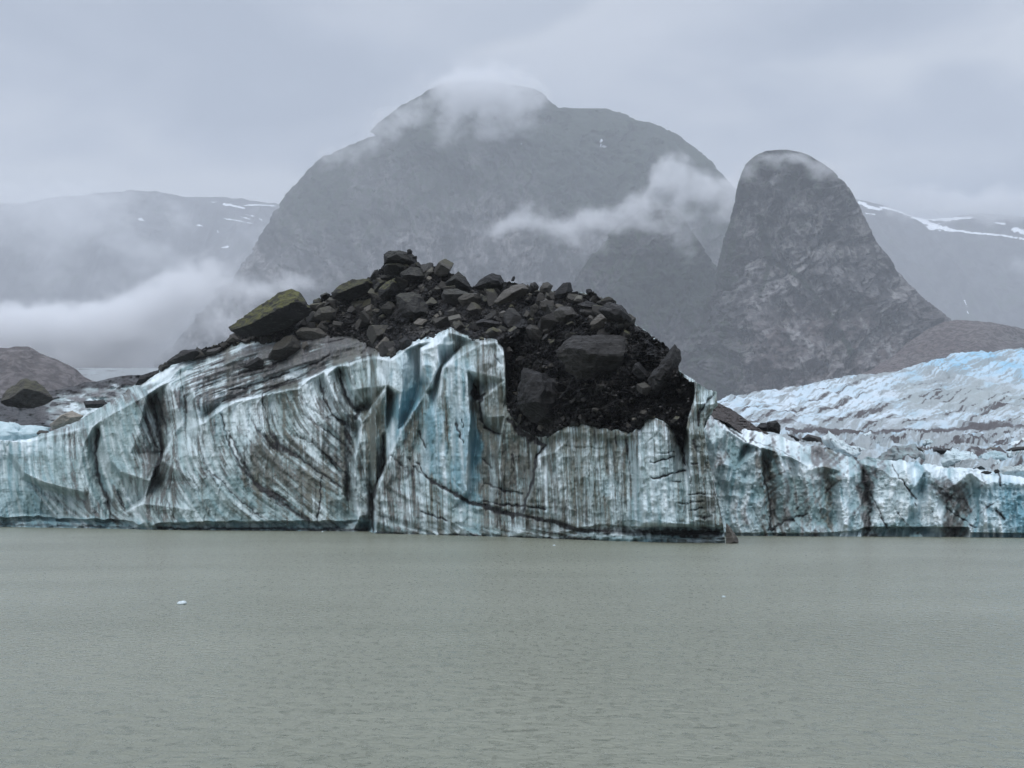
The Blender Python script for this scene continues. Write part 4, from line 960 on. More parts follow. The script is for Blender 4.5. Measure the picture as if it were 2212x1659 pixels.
R_BANDS = [
 ([(1646, 1000, 1.5), (1655, 1050, 2), (1662, 1080, 2), (1664, 1140, 2)], .9), ([(1662, 1145, 4), (1690, 1128, 3), (1744, 1110, 1.5)], .8), ([(1870, 1060, 5), (1880, 1100, 5), (1876, 1145, 4)], .8), ([(1862, 1020, 3), (1872, 1055, 6), (1866, 1030, 6)], .75),
 ([(1866, 1040, 1.5), (1890, 1085, 2), (1915, 1135, 2)], .7), ([(1893, 1080, 2), (1905, 1060, 2), (1945, 1010, 1.5)], .35), ([(1925, 1005, 1.2), (1950, 1040, 1.6), (1978, 1078, 2)], .95), ([(1940, 1110, 1.2), (1975, 1070, 1.2)], .4),
 ([(1700, 1080, 1.3), (1740, 1050, 1.5), (1780, 1010, 1.2)], .35), ([(2010, 1045, 4), (2050, 1075, 5), (2080, 1080, 5)], .6), ([(2048, 1100, 1.5), (2080, 1122, 1.6), (2110, 1140, 1.2)], .8), ([(2040, 1050, 2), (2046, 1100, 3), (2050, 1140, 3)], .7),
 ([(2000, 1080, 1.2), (2015, 1110, 1.2), (2030, 1145, 1.2)], .5), ([(2085, 1020, 2), (2110, 1015, 4), (2135, 1018, 2)], .5), ([(2159, 1020, 2.2), (2160, 1040, 3), (2161, 1048, 2)], .9), ([(2122, 1025, 3), (2124, 1040, 2)], .6), ([(2100, 1060, 4), (2085, 1090, 5), (2070, 1110, 3)], .4),
 ([(2155, 1104, 4), (2164, 1112, 5), (2168, 1124, 2)], .9), ([(2120, 1085, 1.2), (2150, 1110, 1.2), (2185, 1145, 1.2)], .5), ([(2100, 1130, 1.2), (2150, 1080, 1.2), (2212, 1030, 1.2)], .35), ([(1600, 1080, 1.2), (1625, 1095, 2), (1640, 1120, 1.4)], .5),
 ([(1585, 1110, 2), (1605, 1085, 2), (1625, 1050, 1.2)], .4), ([(1720, 1060, 3), (1725, 1120, 4)], .4), ([(1790, 1040, 9), (1795, 1090, 9), (1795, 1120, 6)], .5), ([(1655, 1000, 7), (1668, 1060, 8), (1672, 1120, 7)], .5), ([(1700, 1030, 4), (1715, 1090, 7)], .4),
 ([(1540, 890, 2), (1575, 925, 2.5), (1612, 955, 2)], .8), ([(1530, 915, 2), (1552, 945, 2), (1562, 960, 2)], .5), ([(1620, 950, 1.6), (1690, 975, 1.6), (1720, 990, 1.6)], .7), ([(1790, 968, 1.2), (1830, 980, 3), (1862, 992, 3)], .8), ([(1870, 990, 3), (1900, 1000, 3), (1925, 1008, 2)], .6),
 ([(1840, 1000, 3), (1850, 1015, 3)], .5), ([(1760, 975, 3), (1775, 990, 4), (1800, 1000, 3)], .4), ([(1760, 1130, 2), (1780, 1110, 2), (1830, 1140, 1.5)], .35), ([(1955, 1120, 2), (1975, 1095, 2), (1990, 1060, 1.5)], .4), ([(1700, 980, 2), (1712, 1000, 2), (1722, 1010, 1)], .5),
]
# centre, radii, tilt, dirt, blue, white, olive
R_BLOBS = [(1540, 960, 30, 50, 0, .35, .1, .6, .1), (1590, 1010, 30, 70, -10, .12, .15, .1, .4), (1610, 1080, 35, 60, 0, .12, .3, .55, .1), (1665, 1040, 22, 70, 0, .6, 0, 0, .8), (1690, 1090, 24, 50, 0, .4, .05, .2, .3), (1735, 1060, 40, 50, 0, .45, 0, .1, .4), (1792, 1060, 16, 60, 0, .6, 0, 0, 1),
 (1735, 1015, 40, 16, 15, .1, .1, 1, 0), (1690, 955, 50, 16, 15, .25, .1, .8, .0), (1600, 940, 40, 14, 35, .15, .1, 1, 0), (1780, 990, 60, 14, 15, .5, .2, .5, 0), (1835, 1090, 28, 60, 0, .08, .35, .5, .1), (1868, 1080, 18, 60, 0, .75, 0, 0, .0), (1925, 1080, 40, 45, 30, .1, .25, .85, 0), (1900, 1010, 50, 20, 0, .5, .1, .3, 0),
 (1950, 1015, 30, 14, 20, .08, .3, .9, 0), (1985, 1060, 16, 60, 0, .2, .5, .2, 0), (2010, 1110, 26, 40, 0, .03, .5, .8, 0), (2055, 1020, 50, 16, 10, .06, .4, .8, 0), (2050, 1060, 30, 30, 0, .6, .1, .3, .1), (2065, 1110, 26, 40, 0, .6, 0, .2, .3), (2110, 1060, 26, 40, 0, .35, .4, .3, 0), (2120, 1035, 40, 14, 0, .2, .3, .6, 0),
 (2160, 1060, 40, 30, 0, .05, .9, .4, 0), (2190, 1100, 40, 50, 0, .03, 1.1, .1, 0), (2150, 1130, 50, 20, 0, .1, .5, .5, 0), (2200, 1035, 30, 12, 0, .05, .6, .9, 0), (1950, 1142, 80, 10, 0, .3, .2, 0, .6), (2280, 1090, 60, 60, 0, .1, .7, .3, 0), (2400, 1080, 60, 60, 0, .5, .2, .3, .1), (2520, 1080, 60, 60, 0, .1, .5, .5, 0), (2640, 1080, 60, 60, 0, .6, .1, .2, .2), (2760, 1080, 60, 60, 0, .2, .4, .5, 0)]
def r_masks():
    W = np.full(RXX.shape, .02); sd = W * .3; sb = W * .2; sw = W * .4; so = W * .1
    wx = vnoise(RXX / 20, RYY / 20, 0, 15) * 9; wy = vnoise(RXX / 20, RYY / 20, 9, 15) * 9
    for (cx, cy_, rx, ry, tl, d_, b_, wh, ol) in R_BLOBS:
        a = math.radians(tl); c, s = math.cos(a), math.sin(a); dx = RXX + wx - cx; dy = RYY + wy - cy_
        u = (dx * c + dy * s) / rx; v = (-dx * s + dy * c) / ry
        g = np.exp(-1.15 * (u * u + v * v) ** 1.3) / (rx * ry) ** .35 * 20
        W += g; sd += g * d_; sb += g * b_; sw += g * wh; so += g * ol
    return sd / W, sb / W, sw / W, so / W
rD, rB, rW, rO = r_masks()
rng2 = np.random.RandomState(31)
def lic2(ang, L, sz, seed):
    r = np.random.RandomState(seed); n = norm(blur(r.rand(*RXX.shape), sz) if sz else r.rand(*RXX.shape))
    a = math.radians(ang) + .35 * vnoise(RXX / 60, RYY / 60, 0, seed)
    return norm(lic(n, np.cos(a), np.sin(a), L))
rV = lic2(88, 34, 4, 3); rA = lic2(52, 26, 2, 4); rBk = lic2(-42, 26, 2, 5)
rpatch = fbm(RXX / 26, RYY / 26, 0, 5, 33)
rdark = np.zeros(RXX.shape)
for pl, st in R_BANDS:
    jx = vnoise(RXX / 8, RYY / 8, 1, 3) * 3; jy = vnoise(RXX / 8, RYY / 8, 5, 3) * 3
    d_, _, w_ = seg_dist(RXX + jx, RYY + jy, pl)
    w_ = w_ * (1 + .5 * vnoise(RXX / 5, RYY / 5, 3, 8)) + .4
    rdark = np.maximum(rdark, st * np.exp(-(d_ / (w_ * 1.1)) ** 2))
web = smoothstep(1.3, 2.6, rA + .5 * rpatch) * .7 + smoothstep(1.3, 2.6, rBk + .5 * rpatch) * .6
rDIRT = np.clip(smoothstep(-.9, 1.1, (rD - .42) * 3.4 + .55 * rV * smoothstep(1900, 1700, RXX) + .9 * rpatch + .25 * rA + .25 * rBk), 0, 1) * .9
rDARK = np.clip(rdark + web * .8, 0, 1.1)
rWHITE = np.clip(rW + .5 * rpatch + .2 * rV, 0, 1); rBLUE = np.clip(rB * 1.35 + .16 + .3 * rpatch, 0, 1.1)
def build_right():
    nv = 170
    xs = np.arange(1470, 2850, 1.9)
    X, V = np.meshgrid(xs, np.linspace(0, 1, nv))
    crest = interp(RC, X) + 7.0 * fbm(X / 26, 0, 0, 5, 5, .6, True) - 1; foot = r_shore(X) + 3
    Y = foot + (crest - foot) * V
    notch = interp([(1440, 1151), (1640, 1151), (1760, 1152), (1850, 1146), (1870, 1138), (2080, 1138), (2092, 1139), (2097, 1150), (2330, 1153)], X)
    nd = interp([(1440, .8), (1850, 1), (1880, 2.6), (2090, 2.6), (2098, 1.4), (2330, 2)], X)
    off = rg(RRG, X, Y) + nd * smoothstep(-.5, 2.5, Y - notch) - rg(rpatch, X, Y) * .5 - .9 * fbm(X / 15 + Y / 70, Y / 90, 2, 4, 64, .58, True) - rg(rV, X, Y) * .16 + rg(rdark, X, Y) * .5 + .3 * fbm(X / 8, Y / 10, 0, 4, 6) - .6 * fbm(X / 26, Y / 34, 3, 4, 8, .55, True)
    D = shore_dist(r_shore(X)) + off
    x3, y3, z3 = P(X, Y, D)
    G = [np.stack([x3[i], y3[i], z3[i]], -1) for i in range(nv)]
    for k in range(1, 13):
        q = k / 12
        G.append(np.stack([x3[-1] * (1 + .06 * q), y3[-1] + 30 * q, z3[-1] - 3.5 * q + .3 * vnoise(x3[-1] / 2, k, 0, 4)], -1))
    G = np.stack(G); G[0, :, 2] = -1.5
    A = {}
    for k, m_ in dict(dirt=rDIRT, dark=rDARK, blue=rBLUE, white=rWHITE, olive=rO).items():
        a = rg(m_, X, Y); A[k] = np.concatenate([a, np.repeat(a[-1:], 12, 0)], 0).reshape(-1)
    o = make_mesh("ice_cliff", G.reshape(-1, 3), grid_faces(G.shape[1], G.shape[0]), M_ICE, A)
    tag(o, "pale blue ice cliff webbed with dark cracks, rising from the lake right of the headland", "glacier")
build_right()

# ------------------------------------------------------------------ the glacier behind: broken ground, moraine, then the long slope
REAR = [(1440, 890), (1500, 880), (1550, 868), (1580, 855), (1620, 850), (1666, 845), (1713, 839), (1762, 829), (1812, 819), (1871, 809), (1911, 806), (1937, 804), (1957, 796), (1997, 784), (2030, 777), (2043, 773), (2053, 764), (2092, 764), (2115, 761), (2142, 761), (2185, 756), (2212, 753), (2400, 738), (3000, 715)]
def build_slope():
    xs = np.concatenate([np.arange(1445, 2330, 1.7), np.arange(2333, 3000, 4.0)]); nv = 330
    X, V = np.meshgrid(xs, np.linspace(0, 1, nv) ** 1.0)
    crest = interp(REAR, X) + 1.5 * fbm(X / 9, 0, 0, 4, 7)
    Y = 1030 + (crest - 1030) * V
    D = interp([(700, 1700), (757, 1500), (800, 1250), (850, 900), (880, 720), (905, 570), (930, 440), (950, 350), (970, 280), (990, 238), (1012, 212), (1032, 200)], Y)
    x3, y3, z3 = P(X, Y, D)
    sc = D / 400.0
    near = smoothstep(925, 945, Y)
    # crevassed relief: seracs in front, long shallow rolls behind
    ser = fbm(x3 / 9, y3 / 15, 0, 5, 21, .55, True) - .2
    roll = fbm((x3 + y3 * .25) / (20 * sc ** .6), y3 / (13 * sc ** .9), 0, 6, 22, .66, True) - .2
    fin = fbm(x3 / (3.2 * sc), y3 / (9 * sc), 0, 5, 25, .65, True)
    edge = smoothstep(1.0, .965, V)
    hum = vnoise(X / 60, Y / 14, 0, 27)
    z3 = z3 + near * (3.0 * ser + 1.6 * hum * smoothstep(930, 960, Y)) + (1 - near) * (2.4 * sc ** .9 * roll * (.3 + .7 * edge)) + .7 * fin * sc ** .9
    # masks in the slope's own layout
    u = X + 2.6 * Y  # the streaks run down to the left
    wob = 10 * vnoise(X / 90, Y / 40, 0, 3)
    st1 = fbm((X * .30 + (Y + wob) * .95) / 7.5, (X * .95 - Y * .3) / 85, 0, 5, 41, .6)
    st2 = fbm((X * .30 + (Y + wob) * .95) / 3.0, (X * .95 - Y * .3) / 26, 0, 4, 43, .6)
    pt = fbm(X / 34, Y / 13, 0, 4, 45)
    greyz = np.exp(-((X - 2120) / 120) ** 2 - ((Y - 860) / 36) ** 2) + .7 * np.exp(-((X - 1975) / 26) ** 2 - ((Y - 850) / 50) ** 2)
    dirt = .30 + .5 * greyz + .75 * smoothstep(-.05, .4, st1) + .6 * smoothstep(-.05, .4, st2) + .45 * pt
    dirt += .30 * smoothstep(900, 925, Y) + .5 * near * smoothstep(.1, -.5, ser)
    dark = .9 * smoothstep(.22, .48, st1 + .4 * st2) * smoothstep(780, 860, Y)
    # moraine ribbon at the foot of the slope and rubble patches
    mor = np.exp(-(seg_dist(X, Y, [(1700, 938), (1760, 936), (1850, 934), (1960, 935), (2060, 932), (2130, 926), (2330, 918)])[0] / 6.5) ** 2) * (1.1 - .4 * smoothstep(2060, 2200, X))
    mor = np.maximum(mor, .9 * np.exp(-((X - 1850) / 90) ** 4 - ((Y - 940) / 9) ** 2))
    mor = np.maximum(mor, .8 * smoothstep(.1, .45, fbm(X / 40, Y / 5, 0, 4, 47)) * smoothstep(938, 955, Y))
    mor = np.maximum(mor, .7 * np.exp(-((X - 1700) / 50) ** 2 - ((Y - 915) / 6) ** 2))
    mor = np.maximum(mor, .8 * np.exp(-((X - 2130) / 50) ** 2 - ((Y - 922) / 6) ** 2))
    dark = np.clip(np.maximum(dark, mor * (1 + .5 * fin)), 0, .78)
    white = np.clip(.62 + .7 * pt - .6 * greyz - .25 * smoothstep(850, 790, Y) - .25 * smoothstep(940, 960, Y), 0, 1)
    blue = np.clip(.34 + .75 * smoothstep(850, 775, Y) * smoothstep(1850, 2050, X) + .45 * st1 - greyz * .3, 0, 1)
    olive = np.clip(.55 + .5 * greyz, 0, 1)
    G = [np.stack([x3[i], y3[i], z3[i]], -1) for i in range(nv)]
    for k in range(1, 9):
        q = k / 8
        G.append(np.stack([x3[-1] * (1 + .1 * q), y3[-1] + 260 * q, z3[-1] - 40 * q * q], -1))
    G = np.stack(G)
    A = {k: np.concatenate([a, np.repeat(a[-1:], 8, 0)], 0).reshape(-1) for k, a in dict(dirt=np.clip(dirt, 0, .95), dark=dark, blue=blue, white=white, olive=olive).items()}
    o = make_mesh("glacier_slope", G.reshape(-1, 3), grid_faces(len(xs), G.shape[0]), M_ICE_FAR, A)
    tag(o, "long crevassed white and blue glacier slope climbing to the right behind the ice cliff", "glacier")

def far_ice_mat():
    m, t = new_mat("crevassed_ice")
    at = lambda n: t.n('ShaderNodeAttribute', attribute_name=n).outputs['Fac']
    g = t.n('ShaderNodeTexCoord').outputs['Object']
    fine = t.noise(t.mapping(g, scale=(1, .5, 1)), .45, 5, .65, .4)
    c = t.mix(t.smooth(fine, .3, .7), (.42, .50, .53), (.52, .60, .64))
    c = t.mix(at('blue'), c, (.25, .50, .67))
    c = t.mix(at('white'), c, (.66, .75, .82))
    dcol = t.mix(at('olive'), t.mix(fine, (.09, .088, .088), (.25, .258, .258)), (.30, .335, .33))
    dd = t.smooth(t.math('ADD', at('dirt'), t.math('MULTIPLY', t.math('SUBTRACT', fine, .5), .7)), .30, 1.0)
    c = t.mix(t.math('MULTIPLY', dd, .85), c, dcol)
    dk = t.smooth(t.math('ADD', at('dark'), t.math('MULTIPLY', t.math('SUBTRACT', fine, .5), .5)), .3, .8)
    c = t.mix(dk, c, (.062, .054, .056))
    finish(t, c, .6, fine, .9, .8, .3)
    return m
M_ICE_FAR = far_ice_mat()
build_slope()

# ------------------------------------------------------------------ left: dirty ridge, rear tongue
def strip(name, crest, D0, D1, ybase, x0, x1, nu, nv, amp, attrs, mat, label, cat, seed, drop=10, kind=None, back=60):
    xs = np.linspace(x0, x1, nu)
    X, V = np.meshgrid(xs, np.linspace(0, 1, nv))
    cr = interp(crest, X) + amp * .8 * fbm(X / 10, 0, 0, 4, seed)
    Y = ybase + (cr - ybase) * V
    D = D0 + (D1 - D0) * V ** .8
    pt = fbm(X / 22, Y / 12, 0, 5, seed + 2); rr = fbm(X / 16, Y / 12, 7, 5, seed + 4, .55, True)
    D = D - amp * (1.6 * pt + 1.6 * rr)
    x3, y3, z3 = P(X, Y, D)
    A = attrs(X, Y, V, pt, rr)
    G = [np.stack([x3[i], y3[i], z3[i]], -1) for i in range(nv)]
    for k in range(1, 9):
        q = k / 8
        G.append(np.stack([x3[-1] * (1 + .1 * q), y3[-1] + back * q, z3[-1] - drop * q], -1))
    G = np.stack(G)
    A = {k: np.concatenate([a, np.repeat(a[-1:], 8, 0)], 0).reshape(-1) for k, a in A.items()}
    o = make_mesh(name, G.reshape(-1, 3), grid_faces(nu, G.shape[0]), mat, A)
    return tag(o, label, cat, kind=kind)
def a_ridge(X, Y, V, pt, rr):
    cap = smoothstep(.80, .96, V + .10 * pt)
    low = smoothstep(150, 60, X) * smoothstep(862, 878, Y)
    d = .62 + .5 * pt + .3 * rr
    icy = smoothstep(.0, .35, fbm(X / 18, Y / 9, 0, 4, 66)) * smoothstep(110, 150, X)
    dk = np.clip(np.maximum(cap * 1.0, low * .85) + .75 * smoothstep(.15, .5, fbm(X / 24, Y / 4, 0, 4, 67)), 0, 1)
    return dict(dirt=np.clip(d * (1 - .55 * icy), 0, 1), dark=dk, blue=.1 + 0 * X, white=np.clip(.25 + .5 * icy, 0, 1), olive=0 * X)
strip("ice_ridge", [(-200, 862), (0, 860), (60, 856), (95, 846), (121, 842), (149, 837), (165, 832), (180, 826), (208, 824), (233, 818), (250, 814), (270, 811), (285, 810), (303, 810), (320, 812), (400, 815)],
      300, 350, 965, -560, 400, 480, 90, 1.0, a_ridge, M_ICE, "low rubble-capped dirty ice ridge behind the headland's left shoulder", "ice ridge", 51)
def a_tongue(X, Y, V, pt, rr):
    return dict(dirt=.95 + .3 * pt, dark=.2 + .5 * smoothstep(.2, .5, fbm(X / 30, Y / 3, 0, 4, 68)), blue=.0 * X, white=.25 + .3 * pt, olive=.2 + 0 * X)
strip("glacier_tongue", [(100, 800), (165, 796), (178, 794.5), (250, 795), (300, 795), (345, 794.5), (420, 794)], 2500, 3600, 850, -150, 430, 240, 50, 1.0, a_tongue, M_ICE_FAR, "flat grey glacier tongue far off between the brown hill and the headland", "glacier", 55, drop=2, back=600)
# ------------------------------------------------------------------ rubble mound
RTOP_EXTRA = [(300, 0), (1456, 0), (1460, 790), (1470, 812), (1485, 820), (1501, 830)]
RGs = blur(RG, 26)
def rub_depth(x, y):
    x = np.asarray(x, float); y = np.asarray(y, float)
    rim = interp(RIM, x)
    sm = smoothstep(0, 40, rim - y)
    a = bilin(RG, x, y)
    base = a * (1 - sm) + np.minimum(bilin(RGs, x, y), a + 1.0) * sm
    th = smoothstep(-2, 12, rim - y) * 2.0 - .7
    b1, _, _ = blocks(x, y, 46, 5, .8); b2, _, _ = blocks(x + 3 * vnoise(x / 9, y / 9, 0, 4), y, 20, 6, .9)
    b0, _, _ = blocks(x + 6 * vnoise(x / 20, y / 20, 0, 4), y, 88, 9, .8)
    lump = 2.2 * (b0 - .5) * smoothstep(1090, 1150, x) + 1.0 * fbm(x / 60, y / 50, 0, 3, 101) + 1.9 * (b1 - .5) + 1.15 * (b2 - .5)
    return shore_dist(shore_row(x)) + base - th - lump * smoothstep(-2, 20, rim - y)
def rubble_mat():
    m, t = new_mat("wet_gravel")
    g = t.n('ShaderNodeTexCoord').outputs['Object']
    v = t.n('ShaderNodeTexVoronoi', {'Scale': 2.6, 'Randomness': 1.0}, feature='F1'); t.link(g, v.inputs['Vector'])
    v2 = t.n('ShaderNodeTexVoronoi', {'Scale': 6.5, 'Randomness': 1.0}, feature='F1'); t.link(g, v2.inputs['Vector'])
    n = t.noise(g, .22, 5, .6, .3); n2 = t.noise(g, 3.0, 5, .65)
    tn = t.n('ShaderNodeAttribute', attribute_name='tone').outputs['Fac']
    c = t.ramp(tn, [(.2, (.005, .005, .0055)), (.55, (.010, .0098, .010)), (.80, (.026, .025, .0245)), (1.0, (.10, .095, .09))])
    c = t.mix(t.math('MULTIPLY', t.smooth(n2, .35, .65), .45), c, (.008, .0075, .008))
    h = t.math('ADD', t.math('MULTIPLY', v2.outputs['Distance'], -.35), t.math('MULTIPLY', n2, .5))
    finish(t, c, .50, h, .8, .22, .14)
    return m
M_RUB = rubble_mat()
def build_rubble():
    xs = np.arange(300, 1501.1, 1.7); nv = 190
    X, V = np.meshgrid(xs, np.linspace(0, 1, nv))
    rim = interp(RIM, X) + 3; top = np.maximum(interp(CREST, X), interp(RTOP_EXTRA, X))
    top = top + 2.2 * fbm(X / 7, 0, 0, 4, 12) - 1
    Y = rim + (top - rim) * V
    wx = 1.6 * vnoise(X / 5, Y / 5, 0, 14)
    b3, t3, e3 = blocks(X + wx, Y, 10.5, 7, .9); b4, t4, e4 = blocks(X + wx, Y, 5.2, 8, .9)
    _, t2, e2 = blocks(X + 3 * vnoise(X / 9, Y / 9, 0, 4), Y, 20, 6, .9)
    Y = Y - smoothstep(.86, 1, V) * ((b3 - .4) * 5.5 + (b4 - .4) * 2)   # a broken skyline
    D = rub_depth(X, Y) - (.72 * (b3 - .5) + .34 * (b4 - .5)) * smoothstep(0, .04, V)
    x3, y3, z3 = P(X, Y, D)
    tone = .45 * t3 + .25 * t4 + .3 * t2 + .5 * (fbm(X / 50, Y / 40, 0, 3, 16))
    smoothd = smoothstep(.1, .5, fbm(X / 60, Y / 40, 0, 3, 17))
    tone = np.concatenate([tone, np.repeat(tone[-1:], 16, 0)], 0).reshape(-1)
    G = [np.stack([x3[i], y3[i], z3[i]], -1) for i in range(nv)]
    for k in range(1, 17):
        q = k / 16
        G.append(np.stack([x3[-1] * (1 + .12 * q), y3[-1] + 60 * q ** 1.4, z3[-1] - 12 * q ** 1.3 + .7 * vnoise(x3[-1], k * 1.3, 0, 4)], -1))
    G = np.stack(G)
    o = make_mesh("rubble", G.reshape(-1, 3), grid_faces(len(xs), G.shape[0]), M_RUB, dict(tone=tone), smooth=False)
    tag(o, "dark wet gravel and dirt heaped over the crown of the ice headland", kind='stuff')
build_rubble()

# ------------------------------------------------------------------ rocks
def rock_mat():
    m, t = new_mat("moraine_rock")
    oi = t.n('ShaderNodeObjectInfo')
    ob = lambda n: t.n('ShaderNodeAttribute', attribute_name=n, attribute_type='OBJECT').outputs['Fac']
    g = t.n('ShaderNodeTexCoord').outputs['Object']
    loc = t.n('ShaderNodeNewGeometry').outputs['Position']
    n1 = t.noise(loc, 1.1, 6, .65, .5); n2 = t.noise(loc, 5.0, 4, .6)
    seam = t.noise(t.mapping(loc, scale=(.5, .5, 2.6), rot=(.3, .25, 0)), 1.6, 5, .6, .8)
    dk = t.mix(n1, (.006, .006, .0068), (.021, .021, .0222))
    lt = t.mix(n1, (.075, .073, .072), (.20, .195, .185))
    c = t.mix(ob('tone'), dk, lt)
    tan = t.mix(n1, (.20, .175, .14), (.44, .41, .36))
    c = t.mix(ob('tan'), c, tan)
    c = t.mix(t.math('MULTIPLY', t.smooth(seam, .56, .70), .38), c, (.16, .155, .15))
    c = t.mix(t.math('MULTIPLY', t.smooth(seam, .44, .34), .6), c, (.014, .013, .014))
    # moss on the upper, weathered side
    nz = t.n('ShaderNodeSeparateXYZ', {'Vector': t.n('ShaderNodeNewGeometry').outputs['Normal']}).outputs
    mo = t.math('ADD', t.math('MULTIPLY', nz[2], .55), t.math('MULTIPLY', n1, .9))
    mo = t.math('MULTIPLY', t.smooth(mo, .62, .95), ob('moss'))
    c = t.mix(mo, c, (.095, .095, .026))
    finish(t, c, .55, t.math('ADD', t.math('MULTIPLY', n1, 1.0), t.math('MULTIPLY', n2, .35)), 1.0, .30, .18)
    return m
M_ROCK = rock_mat()

import bmesh
_ico = {}
def ico(level):
    if level not in _ico:
        bm = bmesh.new(); bmesh.ops.create_icosphere(bm, subdivisions=level, radius=1)
        bm.verts.ensure_lookup_table()
        v = np.array([q.co[:] for q in bm.verts]); f = np.array([[l.index for l in q.verts] for q in bm.faces]); bm.free()
        v /= np.linalg.norm(v, axis=1)[:, None]
        _ico[level] = (v, f)
    return _ico[level]

def hull2(pts):
    p = sorted(set(pts))
    def half(ps):
        h = []
        for q in ps:
            while len(h) > 1 and (h[-1][0] - h[-2][0]) * (q[1] - h[-2][1]) - (h[-1][1] - h[-2][1]) * (q[0] - h[-2][0]) <= 0: h.pop()
            h.append(q)
        return h
    a = half(p); b = half(p[::-1])
    return a[:-1] + b[:-1]

def boulder(name, outline, dep, label, cat, group=None, tone=.2, tan=0.0, moss=0.0, seed=0, thick=.8, rough=1.0, level=None, mat=None, attrs=None, facets=7, push=0.0, smooth=False):
    """angular rock whose seen outline is the traced polygon; full depth of its own"""
    r = random.Random(seed * 7 + 13)
    hp = hull2([(float(a), float(b)) for a, b in outline])
    cx = sum(p[0] for p in hp) / len(hp); cyy = sum(p[1] for p in hp) / len(hp)
    s = dep / F
    pts = [((p[0] - cx) * s, -(p[1] - cyy) * s) for p in hp]
    R = max(math.hypot(*p) for p in pts); Rm = sum(math.hypot(*p) for p in pts) / len(pts)
    planes = []
    n = len(pts)
    for i in range(n):
        (ax, az), (bx, bz) = pts[i], pts[(i + 1) % n]
        ex, ez = bx - ax, bz - az; L = math.hypot(ex, ez)
        if L < 1e-6: continue
        nx, nz = ez / L, -ex / L
        h = nx * ax + nz * az
        if h < 0: nx, nz, h = -nx, -nz, -h
        h = max(h, .03 * R)
        for sg in (-1, 1):
            a = math.radians(r.uniform(12, 48))
            planes.append((nx * math.cos(a), sg * math.sin(a), nz * math.cos(a), h * math.cos(a)))
    T = Rm * thick
    for k in range(facets):
        a = r.uniform(0, 2 * math.pi); b = r.uniform(.35, 1.35)
        v = (math.cos(a) * math.cos(b), -math.sin(b) * (1 if k % 3 else -1), math.sin(a) * math.cos(b))
        sup = max(v[0] * p_[0] + v[2] * p_[1] for p_ in pts)
        planes.append((*v, (sup + abs(v[1]) * T) * r.uniform(.70, .92)))
    planes = np.array(planes)
    if level is None: level = 4 if R < 1.0 else 5
    d, f = ico(level)
    dots = d @ planes[:, :3].T
    rad = np.where(dots > 1e-3, planes[:, 3] / np.maximum(dots, 1e-3), 1e9).min(1)
    V = d * rad[:, None]
    o3 = np.array([seed * 3.1, seed * 1.7, seed * .9])
    q = V / R * 2.2 + o3
    nz_ = fbm(q[:, 0], q[:, 1], q[:, 2], 4, seed, .55)
    rd = fbm(q[:, 0] * 1.6, q[:, 1] * 1.6, q[:, 2] * 1.6, 3, seed + 3, .5, True)
    V = V + d * (R * rough * (.05 * nz_ + .035 * (rd - .3)))[:, None]
    x, y, z = P(cx, cyy, dep + push)
    o = make_mesh(name, V, f, mat or M_ROCK, attrs(V, (x, y, z)) if attrs else None, smooth=smooth)
    o.location = (x, y, z)
    o['tone'] = float(tone) * .6; o['tan'] = float(tan); o['moss'] = float(moss)
    tag(o, label, cat, group)
    return o

